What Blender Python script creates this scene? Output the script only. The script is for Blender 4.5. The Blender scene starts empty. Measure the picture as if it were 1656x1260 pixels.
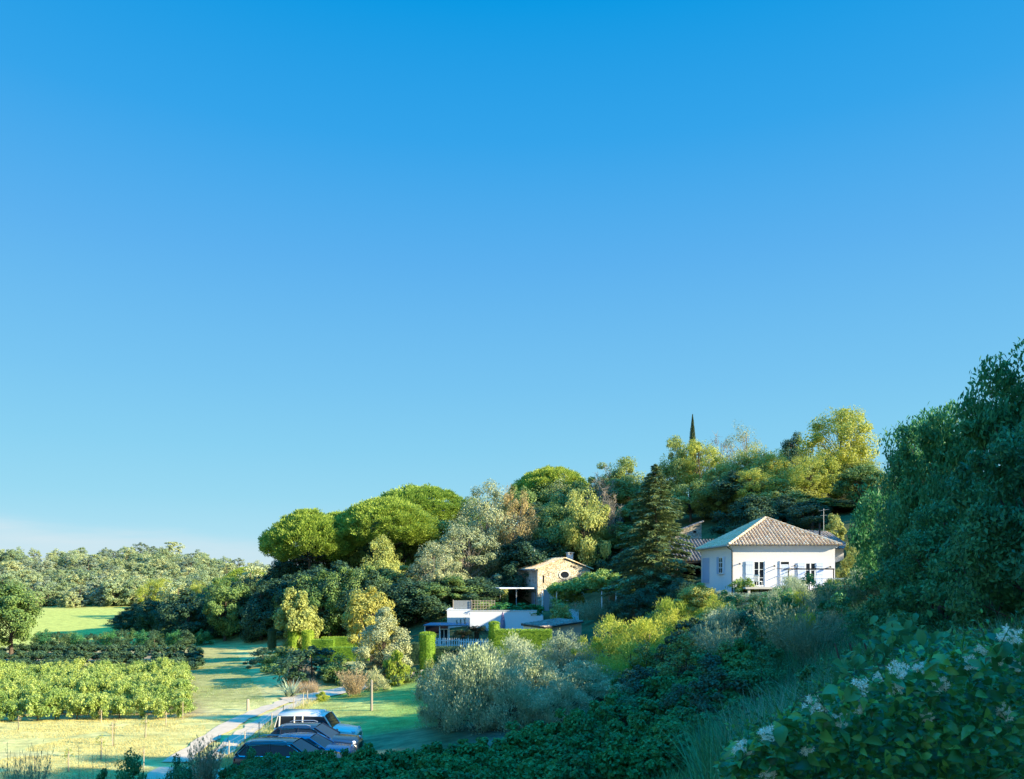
import bpy, math, random
import numpy as np
from math import sin, cos, pi, radians as R

# ------------------------------------------------------------------ camera, sky, sun, exposure
SC = bpy.context.scene
COL = SC.collection
H = 9.2            # camera height over the valley floor
F = 1243.0         # focal length in photo pixels
CX, HY = 828.0, 930.0
cam_d = bpy.data.cameras.new('camera'); cam = bpy.data.objects.new('camera', cam_d); COL.objects.link(cam)
cam.location = (0, 0, H); cam.rotation_euler = (R(90), 0, 0)
cam_d.sensor_width = 36; cam_d.lens = 36*F/1656; cam_d.shift_y = 300/1656
cam_d.clip_start = 0.05; cam_d.clip_end = 9000
SC.camera = cam
SUN_EL, SUN_AZ = 21.5, 107.0      # azimuth clockwise from the view direction
EXPO = 1.4
SC.view_settings.view_transform = 'Standard'; SC.view_settings.look = 'None'
SC.view_settings.exposure = EXPO; SC.view_settings.gamma = 1
SC.cycles.max_bounces = 6; SC.cycles.diffuse_bounces = 3; SC.cycles.transmission_bounces = 3
SC.cycles.glossy_bounces = 2; SC.cycles.transparent_max_bounces = 4

def lin(c):
    return tuple((v/12.92 if v <= .04045 else ((v+.055)/1.055)**2.4) for v in (x/255 for x in c))

world = bpy.data.worlds.new('World'); SC.world = world; world.use_nodes = True
wn, wl = world.node_tree.nodes, world.node_tree.links
bg = wn['Background']; bg.inputs[1].default_value = 1/2**EXPO
sky = wn.new('ShaderNodeTexSky'); sky.sky_type = 'NISHITA'; sky.sun_disc = False
sky.sun_elevation = R(SUN_EL); sky.sun_rotation = R(SUN_AZ); sky.dust_density = .3; sky.air_density = 1.0; sky.ozone_density = 2
nsc = wn.new('ShaderNodeVectorMath'); nsc.operation = 'SCALE'; nsc.inputs[3].default_value = .09
wl.new(sky.outputs[0], nsc.inputs[0])
tc = wn.new('ShaderNodeTexCoord'); sep = wn.new('ShaderNodeSeparateXYZ'); wl.new(tc.outputs['Generated'], sep.inputs[0])
asn = wn.new('ShaderNodeMath'); asn.operation = 'ARCSINE'; wl.new(sep.outputs[2], asn.inputs[0])
nrm = wn.new('ShaderNodeMath'); nrm.operation = 'DIVIDE'; wl.new(asn.outputs[0], nrm.inputs[0]); nrm.inputs[1].default_value = pi/2
ramp = wn.new('ShaderNodeValToRGB'); wl.new(nrm.outputs[0], ramp.inputs[0])
stops = [(-2, (120, 140, 120)), (0, (196, 226, 240)), (2.8, (170, 221, 240)), (5.5, (150, 214, 239)), (9.1, (134, 206, 239)),
         (13.6, (118, 195, 239)), (21.9, (90, 176, 237)), (29.4, (50, 163, 233)), (36.8, (0, 152, 226)), (46, (0, 138, 221)), (90, (0, 120, 205))]
cr = ramp.color_ramp
while len(cr.elements) < len(stops): cr.elements.new(.5)
for e, (el, c) in zip(cr.elements, stops):
    e.position = max(0, el/90); e.color = (*lin(c), 1)
# low wispy cloud bank over the left horizon
cloudc = wn.new('ShaderNodeMapping'); cloudc.inputs['Scale'].default_value = (3.0, 3.0, 26.0)
wl.new(tc.outputs['Generated'], cloudc.inputs[0])
cno = wn.new('ShaderNodeTexNoise'); cno.inputs['Scale'].default_value = 2.2; cno.inputs['Detail'].default_value = 6; cno.inputs['Roughness'].default_value = .55
wl.new(cloudc.outputs[0], cno.inputs[0])
def wmath(op, a, b):
    m = wn.new('ShaderNodeMath'); m.operation = op
    for i, v in enumerate((a, b)):
        if v is None: continue
        if isinstance(v, (int, float)): m.inputs[i].default_value = v
        else: wl.new(v, m.inputs[i])
    return m.outputs[0]
az = wmath('ARCTAN2', sep.outputs[0], sep.outputs[1])          # 0 ahead, negative to the left
# the bank's top: elevation falls towards the right
top = wmath('ADD', wmath('MULTIPLY', az, -.10), .012)
ntop = wmath('ADD', top, wmath('MULTIPLY', wmath('SUBTRACT', cno.outputs[0], .5), .03))
edge = wmath('SUBTRACT', ntop, asn.outputs[0])
mr = wn.new('ShaderNodeMapRange'); mr.interpolation_type = 'SMOOTHSTEP'
wl.new(edge, mr.inputs[0]); mr.inputs[1].default_value = -.006; mr.inputs[2].default_value = .026
mr.inputs[3].default_value = 0; mr.inputs[4].default_value = 1
streak = wn.new('ShaderNodeMapRange'); wl.new(cno.outputs[0], streak.inputs[0])
streak.inputs[1].default_value = .3; streak.inputs[2].default_value = .7; streak.inputs[3].default_value = .5; streak.inputs[4].default_value = .95
cf = wmath('MULTIPLY', mr.outputs[0], streak.outputs[0])
mixc = wn.new('ShaderNodeMixRGB'); wl.new(cf, mixc.inputs[0]); wl.new(ramp.outputs[0], mixc.inputs[1]); mixc.inputs[2].default_value = (*lin((206, 228, 238)), 1)
# high sky overhead boosted beyond a natural sky, as added fill light
up = wn.new('ShaderNodeMapRange'); up.interpolation_type = 'SMOOTHSTEP'; wl.new(asn.outputs[0], up.inputs[0])
up.inputs[1].default_value = R(39); up.inputs[2].default_value = R(65); up.inputs[3].default_value = 1; up.inputs[4].default_value = 5.2
scl = wn.new('ShaderNodeVectorMath'); scl.operation = 'SCALE'; wl.new(mixc.outputs[0], scl.inputs[0]); wl.new(up.outputs[0], scl.inputs[3])
mixn = wn.new('ShaderNodeMixRGB'); mixn.blend_type = 'ADD'; mixn.inputs[0].default_value = .05
wl.new(scl.outputs[0], mixn.inputs[1]); wl.new(nsc.outputs[0], mixn.inputs[2])
wl.new(mixn.outputs[0], bg.inputs[0])

sun_d = bpy.data.lights.new('sun', 'SUN'); sun_d.energy = 5.0; sun_d.angle = R(.5); sun_d.color = (1, .87, .60)
sun = bpy.data.objects.new('sun', sun_d); COL.objects.link(sun)
SUNV = np.array((cos(R(SUN_EL))*sin(R(SUN_AZ)), cos(R(SUN_EL))*cos(R(SUN_AZ)), sin(R(SUN_EL))))
sun.rotation_euler = (R(90-SUN_EL), 0, R(180-SUN_AZ)); sun.location = (60, -30, 60)

# ------------------------------------------------------------------ helpers
def X(px, D): return (px-CX)/F*D
def Z(py, D): return H-(py-HY)/F*D

class MB:
    """collects faces for ONE mesh"""
    def __init__(s): s.v = []; s.n = 0; s.f = []
    def add(s, V, Fa, m=0):
        V = np.asarray(V, float).reshape(-1, 3); Fa = np.asarray(Fa, int)
        if len(Fa) == 0: return
        s.v.append(V); s.f.append((Fa+s.n, m)); s.n += len(V)
    def poly(s, pts, m=0): s.add(pts, [list(range(len(pts)))], m)
    def box(s, x0, x1, y0, y1, z0, z1, m=0, M=None):
        V = np.array([(x, y, z) for z in (z0, z1) for y in (y0, y1) for x in (x0, x1)], float)
        if M is not None: V = M(V)
        s.add(V, [(0, 2, 3, 1), (4, 5, 7, 6), (0, 1, 5, 4), (2, 6, 7, 3), (0, 4, 6, 2), (1, 3, 7, 5)], m)
    def bar(s, a, b, w, h=None, m=0):
        a = np.array(a, float); b = np.array(b, float); h = h or w
        t = (b-a)/np.linalg.norm(b-a); u = np.cross(t, (0, 0, 1))
        if np.linalg.norm(u) < .05: u = np.array((1., 0, 0))
        u /= np.linalg.norm(u); v = np.cross(t, u)
        V = [p+i*u*w/2+j*v*h/2 for p in (a, b) for (i, j) in ((-1, -1), (1, -1), (1, 1), (-1, 1))]
        s.add(V, [(0, 3, 2, 1), (4, 5, 6, 7), (0, 1, 5, 4), (1, 2, 6, 5), (2, 3, 7, 6), (3, 0, 4, 7)], m)
    def tube(s, P, r, n=6, m=0):
        P = np.asarray(P, float); k = len(P); r = np.broadcast_to(np.asarray(r, float), (k,))
        T = np.gradient(P, axis=0); T /= np.linalg.norm(T, axis=1)[:, None]+1e-9
        ref = np.where(np.abs(T[:, 2:3]) > .95, np.array([[1., 0, 0]]), np.array([[0, 0, 1.]]))
        U = np.cross(T, ref); U /= np.linalg.norm(U, axis=1)[:, None]+1e-9; W = np.cross(T, U)
        a = np.arange(n)*2*pi/n
        V = P[:, None]+r[:, None, None]*(np.cos(a)[None, :, None]*U[:, None]+np.sin(a)[None, :, None]*W[:, None])
        i = np.arange(k-1)[:, None]*n; j = np.arange(n)[None]; j2 = (j+1) % n
        s.add(V.reshape(-1, 3), np.stack([i+j, i+j2, i+n+j2, i+n+j], -1).reshape(-1, 4), m)
        if n > 3:
            s.add(V[-1], [list(range(n))], m); s.add(V[0], [list(range(n))[::-1]], m)
    def leaves(s, C, A, N, L, W, fold=.15, m=0):
        C = np.asarray(C, float); k = len(C)
        if k == 0: return
        A = A/(np.linalg.norm(A, axis=1)[:, None]+1e-9)
        S = np.cross(A, N); S /= np.linalg.norm(S, axis=1)[:, None]+1e-9; N2 = np.cross(S, A)
        L = np.broadcast_to(L, (k,))[:, None]; W = np.broadcast_to(W, (k,))[:, None]
        b = C-A*L*.5; t = C+A*L*.5; up = N2*W*fold; mid = C-A*L*.06
        V = np.stack([b, mid-S*W*.5+up, t, mid+S*W*.5+up], 1).reshape(-1, 3)
        s.add(V, np.arange(4*k).reshape(k, 4), m)
    def grid(s, P, m=0):
        a, b = P.shape[:2]; i = np.arange(a-1)[:, None]*b; j = np.arange(b-1)[None]
        s.add(P.reshape(-1, 3), np.stack([i+j, i+j+1, i+b+j+1, i+b+j], -1).reshape(-1, 4), m)
    def mesh(s, name, mats, smooth=False):
        me = bpy.data.meshes.new(name)
        V = np.concatenate(s.v); me.vertices.add(len(V)); me.vertices.foreach_set('co', V.ravel())
        loops = np.concatenate([f.ravel() for f, _ in s.f]); cnt = np.concatenate([np.full(len(f), f.shape[1]) for f, _ in s.f])
        mi = np.concatenate([np.full(len(f), m) for f, m in s.f])
        me.loops.add(len(loops)); me.loops.foreach_set('vertex_index', loops)
        me.polygons.add(len(cnt)); me.polygons.foreach_set('loop_start', np.concatenate([[0], np.cumsum(cnt)[:-1]]))
        me.polygons.foreach_set('material_index', mi)
        me.polygons.foreach_set('use_smooth', np.full(len(cnt), bool(smooth)))
        for mt in (mats if isinstance(mats, (list, tuple)) else [mats]): me.materials.append(mt)
        me.update(calc_edges=True); me.validate()
        return me
    def build(s, name, mats, parent=None, smooth=False, loc=None):
        return link(name, s.mesh(name, mats, smooth), parent, loc)

def link(name, data, parent=None, loc=None):
    o = bpy.data.objects.new(name, data); COL.objects.link(o)
    if parent is not None: o.parent = parent
    if loc is not None: o.location = loc
    return o
def tag(o, label=None, cat=None, group=None, kind=None):
    if label: o['label'] = label
    if cat: o['category'] = cat
    if group: o['group'] = group
    if kind: o['kind'] = kind
    return o
def thing(name, label, cat, loc=(0, 0, 0), rz=0, group=None, sc=None):
    o = bpy.data.objects.new(name, None); COL.objects.link(o); o.location = loc; o.rotation_euler = (0, 0, rz)
    o.empty_display_size = .3
    if sc is not None: o.scale = sc
    return tag(o, label, cat, group)
def copy_tree(o, parent=None):
    c = o.copy(); COL.objects.link(c)
    if parent is not None: c.parent = parent
    for ch in list(o.children): copy_tree(ch, c)
    return c
def rng(s): return np.random.default_rng(s)
def unit(a): return a/(np.linalg.norm(a, axis=-1, keepdims=True)+1e-9)

# ------------------------------------------------------------------ materials
def mat(name):
    m = bpy.data.materials.new(name); m.use_nodes = True
    return m, m.node_tree.nodes, m.node_tree.links, m.node_tree.nodes['Principled BSDF']
def spec(b, v):
    b.inputs['Specular IOR Level'].default_value = v
def plain(name, c, rough=.6, metal=0, sp=.4, noise=.12, scale=6, bump=0, coat=0):
    m, n, l, b = mat(name)
    tc = n.new('ShaderNodeTexCoord'); no = n.new('ShaderNodeTexNoise'); no.inputs['Scale'].default_value = scale; no.inputs['Detail'].default_value = 5
    l.new(tc.outputs['Object'], no.inputs[0])
    mx = n.new('ShaderNodeMixRGB'); l.new(no.outputs[0], mx.inputs[0])
    mx.inputs[1].default_value = (*[v*(1-noise) for v in c], 1); mx.inputs[2].default_value = (*[min(1, v*(1+noise)) for v in c], 1)
    l.new(mx.outputs[0], b.inputs['Base Color']); b.inputs['Roughness'].default_value = rough; b.inputs['Metallic'].default_value = metal; spec(b, sp)
    if coat: b.inputs['Coat Weight'].default_value = coat; b.inputs['Coat Roughness'].default_value = .04
    if bump:
        bu = n.new('ShaderNodeBump'); bu.inputs['Strength'].default_value = bump; l.new(no.outputs[0], bu.inputs['Height']); l.new(bu.outputs[0], b.inputs['Normal'])
    return m
def leafmat(name, cols, trans=.35, rough=.5, sp=.25, var=.12, clump=.7):
    """pigment differs leaf by leaf and branch by branch; light comes through the blade"""
    m, n, l, b = mat(name)
    geo = n.new('ShaderNodeNewGeometry'); oi = n.new('ShaderNodeObjectInfo'); tc = n.new('ShaderNodeTexCoord')
    no = n.new('ShaderNodeTexNoise'); no.inputs['Scale'].default_value = clump; no.inputs['Detail'].default_value = 2
    l.new(tc.outputs['Object'], no.inputs[0])
    a = n.new('ShaderNodeMath'); a.operation = 'MULTIPLY_ADD'; l.new(geo.outputs['Random Per Island'], a.inputs[0]); a.inputs[1].default_value = .6
    s2 = n.new('ShaderNodeMath'); s2.operation = 'MULTIPLY_ADD'; l.new(no.outputs[0], s2.inputs[0]); s2.inputs[1].default_value = .9; s2.inputs[2].default_value = -.25
    l.new(s2.outputs[0], a.inputs[2])
    rp = n.new('ShaderNodeValToRGB'); l.new(a.outputs[0], rp.inputs[0])
    while len(rp.color_ramp.elements) < len(cols): rp.color_ramp.elements.new(.5)
    for i, (e, c) in enumerate(zip(rp.color_ramp.elements, cols)): e.position = i/(len(cols)-1); e.color = (*c, 1)
    hs = n.new('ShaderNodeHueSaturation'); l.new(rp.outputs[0], hs.inputs['Color'])
    mp = n.new('ShaderNodeMapRange'); l.new(oi.outputs['Random'], mp.inputs[0]); mp.inputs[3].default_value = 1-var; mp.inputs[4].default_value = 1+var; l.new(mp.outputs[0], hs.inputs['Value'])
    m2 = n.new('ShaderNodeMapRange'); l.new(oi.outputs['Random'], m2.inputs[0]); m2.inputs[3].default_value = .5+var*.14; m2.inputs[4].default_value = .5-var*.14; l.new(m2.outputs[0], hs.inputs['Hue'])
    l.new(hs.outputs[0], b.inputs['Base Color']); b.inputs['Roughness'].default_value = rough; spec(b, sp)
    tr = n.new('ShaderNodeBsdfTranslucent'); l.new(hs.outputs[0], tr.inputs[0])
    mx = n.new('ShaderNodeMixShader'); mx.inputs[0].default_value = trans; l.new(b.outputs[0], mx.inputs[1]); l.new(tr.outputs[0], mx.inputs[2])
    l.new(mx.outputs[0], n['Material Output'].inputs['Surface'])
    return m

LM = {
 'pine':   leafmat('pine_needles', [(.085, .145, .03), (.30, .42, .06), (.56, .64, .13)], .3),
 'oak':    leafmat('oak_leaves', [(.08, .15, .05), (.19, .29, .07), (.36, .43, .12)], .3),
 'dark':   leafmat('dark_leaves', [(.028, .07, .042), (.06, .125, .058), (.12, .19, .07)], .3),  # dark foliage; the deep tone also stands in for shade on the low wood
 'yellow': leafmat('yellow_green_leaves', [(.26, .32, .05), (.48, .50, .08), (.64, .60, .13)], .35),
 'olivey': leafmat('olive_green_leaves', [(.18, .25, .06), (.37, .43, .11), (.54, .56, .18)], .3),
 'grey':   leafmat('grey_green_leaves', [(.22, .27, .13), (.43, .46, .23), (.62, .62, .34)], .25),
 'russet': leafmat('russet_leaves', [(.34, .24, .10), (.56, .40, .17), (.66, .50, .26)], .3),
 'olive':  leafmat('olive_leaves', [(.17, .25, .14), (.40, .48, .26), (.72, .74, .45)], .15, .45, .4),
 'silver': leafmat('silver_leaves', [(.20, .28, .17), (.38, .46, .28), (.60, .64, .40)], .2, .5, .35),
 'cedar':  leafmat('cedar_needles', [(.05, .11, .06), (.17, .25, .10), (.38, .43, .16)], .2),
 'cypress': leafmat('cypress_needles', [(.02, .05, .02), (.05, .09, .03), (.10, .15, .05)], .15),
 'willow': leafmat('willow_leaves', [(.22, .30, .04), (.46, .52, .07), (.66, .64, .14)], .35),
 'lime':   leafmat('lime_leaves', [(.20, .24, .06), (.38, .42, .11), (.52, .54, .18)], .35),
 'gold':   leafmat('golden_leaves', [(.26, .27, .05), (.48, .46, .10), (.62, .58, .18)], .35),
 'vine':   leafmat('vine_leaves', [(.11, .21, .04), (.35, .46, .10), (.62, .67, .22)], .35),
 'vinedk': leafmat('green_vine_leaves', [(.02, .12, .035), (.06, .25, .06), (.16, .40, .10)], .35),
 'hedge':  leafmat('hedge_leaves', [(.09, .19, .02), (.28, .42, .04), (.50, .58, .07)], .3),
 'deep':   leafmat('deep_green_leaves', [(.025, .12, .045), (.06, .23, .075), (.17, .42, .14)], .35),
 'far':    leafmat('far_leaves', [(.17, .24, .12), (.35, .42, .19), (.50, .55, .28)], .2, var=.25),
 'farblue': leafmat('far_blue_leaves', [(.12, .18, .13), (.24, .31, .20), (.38, .43, .25)], .2, var=.2),
 'palm':   leafmat('palm_leaves', [(.02, .06, .03), (.04, .09, .04), (.07, .13, .05)], .15),
 'reed':   leafmat('reed_blades', [(.11, .19, .10), (.24, .32, .17), (.44, .47, .27)], .3),
 'plume':  leafmat('plume_twigs', [(.26, .20, .10), (.46, .35, .18), (.55, .42, .26)], .3),
 'clem':   leafmat('clematis_leaves', [(.015, .09, .035), (.05, .22, .055), (.24, .52, .09)], .4, .35, .45, clump=9),
 'drygrass': leafmat('dry_grass_blades', [(.40, .37, .11), (.57, .52, .19), (.62, .58, .26)], .3),
 'lawngrass': leafmat('lawn_blades', [(.14, .24, .05), (.27, .34, .08), (.42, .42, .12)], .3),
}
BARK = plain('bark', (.10, .075, .055), .9, bump=.6, scale=14, noise=.4)
PALEBARK = plain('pale_bark', (.30, .26, .21), .9, bump=.4, scale=14, noise=.3)
PLASTER = plain('white_plaster', (.76, .725, .725), .85, sp=.2, noise=.035, scale=1.6)
PLASTER2 = plain('white_render', (.82, .82, .84), .85, sp=.2, noise=.04, scale=1.2)
BLUE = plain('blue_grey_paint', (.38, .48, .66), .5, noise=.06)
SHUT = plain('pale_blue_shutter_paint', (.62, .68, .80), .5, noise=.05)
SLATE = plain('shadow_blue_shutter_paint', (.22, .38, .62), .5, noise=.06)
DARKM = plain('dark_metal', (.03, .035, .04), .45, metal=.6, noise=.1)
GREYM = plain('grey_metal', (.42, .45, .47), .4, metal=.5, noise=.1)
WHITEP = plain('white_paint', (.78, .78, .76), .5, noise=.05)
WOOD = plain('weathered_wood', (.42, .35, .26), .85, noise=.3, scale=20, bump=.4)
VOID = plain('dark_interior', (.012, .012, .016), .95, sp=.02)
CONC = plain('pale_stone', (.58, .54, .48), .9, noise=.15, scale=4, bump=.2)
TAN = plain('tan_render', (.44, .34, .26), .9, noise=.12, scale=2, bump=.1)
GREYW = plain('grey_boards', (.28, .30, .31), .8, noise=.2, scale=9)
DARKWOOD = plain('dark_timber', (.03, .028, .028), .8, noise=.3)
CLOTHP = plain('mauve_canvas', (.30, .22, .32), .9, noise=.1)
AWN = plain('pale_blue_canvas', (.11, .15, .20), .7, noise=.06)
PETAL = plain('white_petals', (.88, .85, .66), .6, noise=.05, sp=.1)

def glassmat():
    m, n, l, b = mat('window_glass'); b.inputs['Base Color'].default_value = (.015, .02, .03, 1); b.inputs['Roughness'].default_value = .04; spec(b, .6); return m
GLASS = glassmat()
def stonemat(name, cols, scale, mort=(.42, .36, .27)):
    m, n, l, b = mat(name); tc = n.new('ShaderNodeTexCoord')
    mp = n.new('ShaderNodeMapping'); mp.inputs['Scale'].default_value = (1, 1, 1.5); l.new(tc.outputs['Object'], mp.inputs[0])
    wz = n.new('ShaderNodeTexNoise'); wz.inputs['Scale'].default_value = 2.5; l.new(mp.outputs[0], wz.inputs[0])
    ad = n.new('ShaderNodeMixRGB'); ad.blend_type = 'ADD'; ad.inputs[0].default_value = .25; l.new(mp.outputs[0], ad.inputs[1]); l.new(wz.outputs[1], ad.inputs[2])
    v = n.new('ShaderNodeTexVoronoi'); v.inputs['Scale'].default_value = scale; l.new(ad.outputs[0], v.inputs[0])
    ve = n.new('ShaderNodeTexVoronoi'); ve.feature = 'DISTANCE_TO_EDGE'; ve.inputs['Scale'].default_value = scale; l.new(ad.outputs[0], ve.inputs[0])
    sp_ = n.new('ShaderNodeSeparateColor'); l.new(v.outputs['Color'], sp_.inputs[0])
    rp = n.new('ShaderNodeValToRGB'); l.new(sp_.outputs[0], rp.inputs[0])
    while len(rp.color_ramp.elements) < len(cols): rp.color_ramp.elements.new(.5)
    for i, (e, c) in enumerate(zip(rp.color_ramp.elements, cols)): e.position = i/(len(cols)-1); e.color = (*c, 1)
    ed = n.new('ShaderNodeMapRange'); l.new(ve.outputs[0], ed.inputs[0]); ed.inputs[1].default_value = .0; ed.inputs[2].default_value = .09
    mx = n.new('ShaderNodeMixRGB'); l.new(ed.outputs[0], mx.inputs[0]); mx.inputs[1].default_value = (*mort, 1); l.new(rp.outputs[0], mx.inputs[2])
    l.new(mx.outputs[0], b.inputs['Base Color']); b.inputs['Roughness'].default_value = .9; spec(b, .15)
    bu = n.new('ShaderNodeBump'); bu.inputs['Strength'].default_value = .9; bu.inputs['Distance'].default_value = .12; l.new(ed.outputs[0], bu.inputs['Height']); l.new(bu.outputs[0], b.inputs['Normal'])
    return m
STONE = stonemat('rubble_stone', [(.42, .34, .22), (.64, .53, .36), (.74, .64, .46), (.58, .50, .37), (.80, .72, .56)], 3.2)
STONEG = stonemat('grey_rubble_stone', [(.28, .24, .19), (.44, .39, .32), (.52, .47, .39), (.36, .32, .27)], 3.0)
def tilemat(name, cols):
    m, n, l, b = mat(name); geo = n.new('ShaderNodeNewGeometry'); tc = n.new('ShaderNodeTexCoord')
    rp = n.new('ShaderNodeValToRGB'); l.new(geo.outputs['Random Per Island'], rp.inputs[0])
    while len(rp.color_ramp.elements) < len(cols): rp.color_ramp.elements.new(.5)
    for i, (e, c) in enumerate(zip(rp.color_ramp.elements, cols)): e.position = i/(len(cols)-1); e.color = (*c, 1)
    no = n.new('ShaderNodeTexNoise'); no.inputs['Scale'].default_value = 9; no.inputs['Detail'].default_value = 4; l.new(tc.outputs['Object'], no.inputs[0])
    mp = n.new('ShaderNodeMapRange'); l.new(no.outputs[0], mp.inputs[0]); mp.inputs[1].default_value = .3; mp.inputs[2].default_value = .7; mp.inputs[3].default_value = .75; mp.inputs[4].default_value = 1.15
    mx = n.new('ShaderNodeVectorMath'); mx.operation = 'SCALE'; l.new(rp.outputs[0], mx.inputs[0]); l.new(mp.outputs[0], mx.inputs[3])
    l.new(mx.outputs[0], b.inputs['Base Color']); b.inputs['Roughness'].default_value = .85; spec(b, .2)
    return m
TILE = tilemat('clay_tiles', [(.56, .37, .19), (.75, .52, .29), (.83, .61, .36), (.66, .48, .29), (.84, .67, .44)])
TILEO = tilemat('old_clay_tiles', [(.14, .12, .10), (.27, .22, .18), (.36, .29, .23), (.20, .17, .14), (.42, .36, .30)])
CHAN = plain('shade_toned_channel_tiles', (.26, .19, .13), .9, noise=.3, scale=5)  # darker brown puts the shade between the tile ribs into the colour
def paint(name, c, rough=.25, metal=0):
    m, n, l, b = mat(name); b.inputs['Base Color'].default_value = (*c, 1); b.inputs['Roughness'].default_value = rough; b.inputs['Metallic'].default_value = metal
    b.inputs['Coat Weight'].default_value = .8; b.inputs['Coat Roughness'].default_value = .05; return m
CARBLACK = paint('black_car_paint', (.008, .010, .018)); CARBLUE = paint('blue_car_paint', (.03, .09, .20)); CARDARK = paint('midnight_car_paint', (.012, .016, .03))
CARWHITE = paint('cream_car_paint', (.66, .62, .52), .35)
RUBBER = plain('tyre_rubber', (.02, .02, .02), .8); CHROME = plain('chrome', (.75, .76, .78), .15, metal=1, noise=.02)
ALLOY = plain('alloy_rim', (.45, .46, .48), .3, metal=.9, noise=.05); LAMPG = plain('headlight_glass', (.55, .6, .65), .1, sp=.8, noise=.1)
REDL = plain('red_lamp_glass', (.35, .02, .02), .15, sp=.6)

# ------------------------------------------------------------------ terrain
CP = []
def cp(x, y, z): CP.append((x, y, z))
def cpx(px, D, z): CP.append((X(px, D), D, z))
for y in (38, 60, 90, 130, 175, 205):
    for x in (-28, -55, -95, -150, -220):
        if x > -.62*y+18 and y > 70: continue
        cp(x, y, 0)
for x, y, z in [(0, 0, 7.6), (2, 3, 7.6), (-3, 4, 7.2), (4, 8, 7.3), (0, 8, 6.3), (-6, 8, 5.6), (-5, 14, 4.1), (1, 14, 4.6), (6, 14, 6.6), (10, 14, 7.6),
                (0, 20, 2.6), (-8, 20, 2.0), (-12, 26, .7), (-4, 26, 1.3), (3, 26, 1.9), (8, 26, 3.8), (-16, 20, 1.0), (-20, 12, 3), (-30, 10, 3), (-30, 24, .5), (-60, 10, 1),
                (-10, 34, .05), (-16, 34, .0), (-10, 39, -.1), (-6, 34, .5), (-9, 43, -.1), (-16, 45, 0), (-9, 50, .4), (-3, 50, .9), (-16, 54, .1), (-12, 58, .4), (-5, 58, 1.0),
                (-1, 34, 1.3), (-3, 40, 1.0), (3, 40, 1.8), (8, 34, 4.0), (13, 32, 6.2), (18, 32, 8.0), (25, 30, 9.5), (16, 20, 8.4), (12, 24, 6.4), (20, 10, 10), (30, 20, 11), (40, 30, 13), (12, 2, 9.0), (25, -10, 11), (0, -20, 8), (-30, -20, 5), (45, 0, 15), (60, 30, 17),
                (7, 46, 3.4), (14, 45, 5.6), (12, 54, 5.0), (17, 56, 7.2), (22, 57, 7.8), (27, 57, 8.2), (18, 62, 7.6), (26, 62, 8.0), (18, 72, 8.4), (27, 72, 8.8), (34, 58, 9.5), (40, 70, 12), (22, 80, 10), (34, 84, 14), (55, 55, 16), (60, 80, 19), (80, 60, 22),
                (2, 60, 2.2), (8, 62, 3.6), (-8, 66, 1.3), (-14, 66, .9), (-20, 70, .7), (-24, 66, .1), (-5, 74, 1.8), (2, 74, 2.6), (-8, 84, 1.9), (2, 84, 2.4), (-6, 90, 4.4), (3, 92, 4.6), (3, 100, 5.0), (10, 100, 5.8), (10, 88, 5.4), (13, 76, 6.6), (-14, 90, 1.9),
                (-24, 84, .5), (-30, 92, .2), (-16, 104, 4.5), (-34, 110, 2.6), (-46, 114, 1.0), (-60, 120, .2), (-24, 125, 8), (-8, 112, 8), (5, 115, 10), (20, 105, 15), (35, 105, 18), (45, 100, 19), (20, 125, 19), (5, 130, 14), (-18, 135, 10), (-36, 135, 6), (35, 130, 22), (55, 110, 23),
                (-60, 150, 1), (-40, 170, 5), (0, 170, 16), (40, 170, 22), (90, 120, 25), (120, 60, 26), (130, 180, 24)]: cp(x, y, z)
for px, k_ in ((-250, 1), (0, 1), (130, .86), (255, 1.22), (340, .82), (420, .42)):
    cpx(px, 215, 1.2*k_); cpx(px, 255, 7.0*k_); cpx(px, 305, 12.8*k_); cpx(px, 380, 15*k_)
cp(-40, 260, 6); cp(-40, 340, 8); cp(60, 300, 16); cp(-420, 300, 10); cp(-420, 120, 2); cp(-300, 30, 0); cp(300, 200, 22); cp(200, 0, 22)
CPA = np.array(CP); _c2 = 16.0
def _phi(a, b):
    d2 = ((a[:, None, :2]-b[None, :, :2])**2).sum(-1); return np.sqrt(d2+_c2)
_A = _phi(CPA, CPA); np.fill_diagonal(_A, np.diag(_A)-.0)
_n = len(CPA); _M = np.block([[_A, np.ones((_n, 1))], [np.ones((1, _n)), np.zeros((1, 1))]])
_w = np.linalg.lstsq(_M-np.eye(_n+1)*np.r_[np.full(_n, .05), 0], np.r_[CPA[:, 2], 0], rcond=None)[0]
def TZ(x, y):
    x = np.asarray(x, float); y = np.asarray(y, float); sh = x.shape
    q = np.stack([x.ravel(), y.ravel()], 1); out = []
    for i in range(0, len(q), 20000):
        out.append(_phi(q[i:i+20000], CPA)@_w[:-1]+_w[-1])
    z = np.concatenate(out).reshape(sh); r = np.hypot(x, y-100)
    k = np.clip((r-420)/500, 0, 1)
    return z*(1-k)+4*k
def tz(x, y): return float(TZ(np.array([x]), np.array([y]))[0])
def axis(lo, hi, core0, core1, step, grow=1.13):
    a = list(np.arange(core0, core1+step/2, step)); s = step
    while a[-1] < hi: s *= grow; a.append(a[-1]+s)
    s = step
    while a[0] > lo: s *= grow; a.insert(0, a[0]-s)
    return np.array(a)
def sst(v, a, b):
    t = np.clip((v-a)/(b-a), 0, 1); return t*t*(3-2*t)
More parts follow.
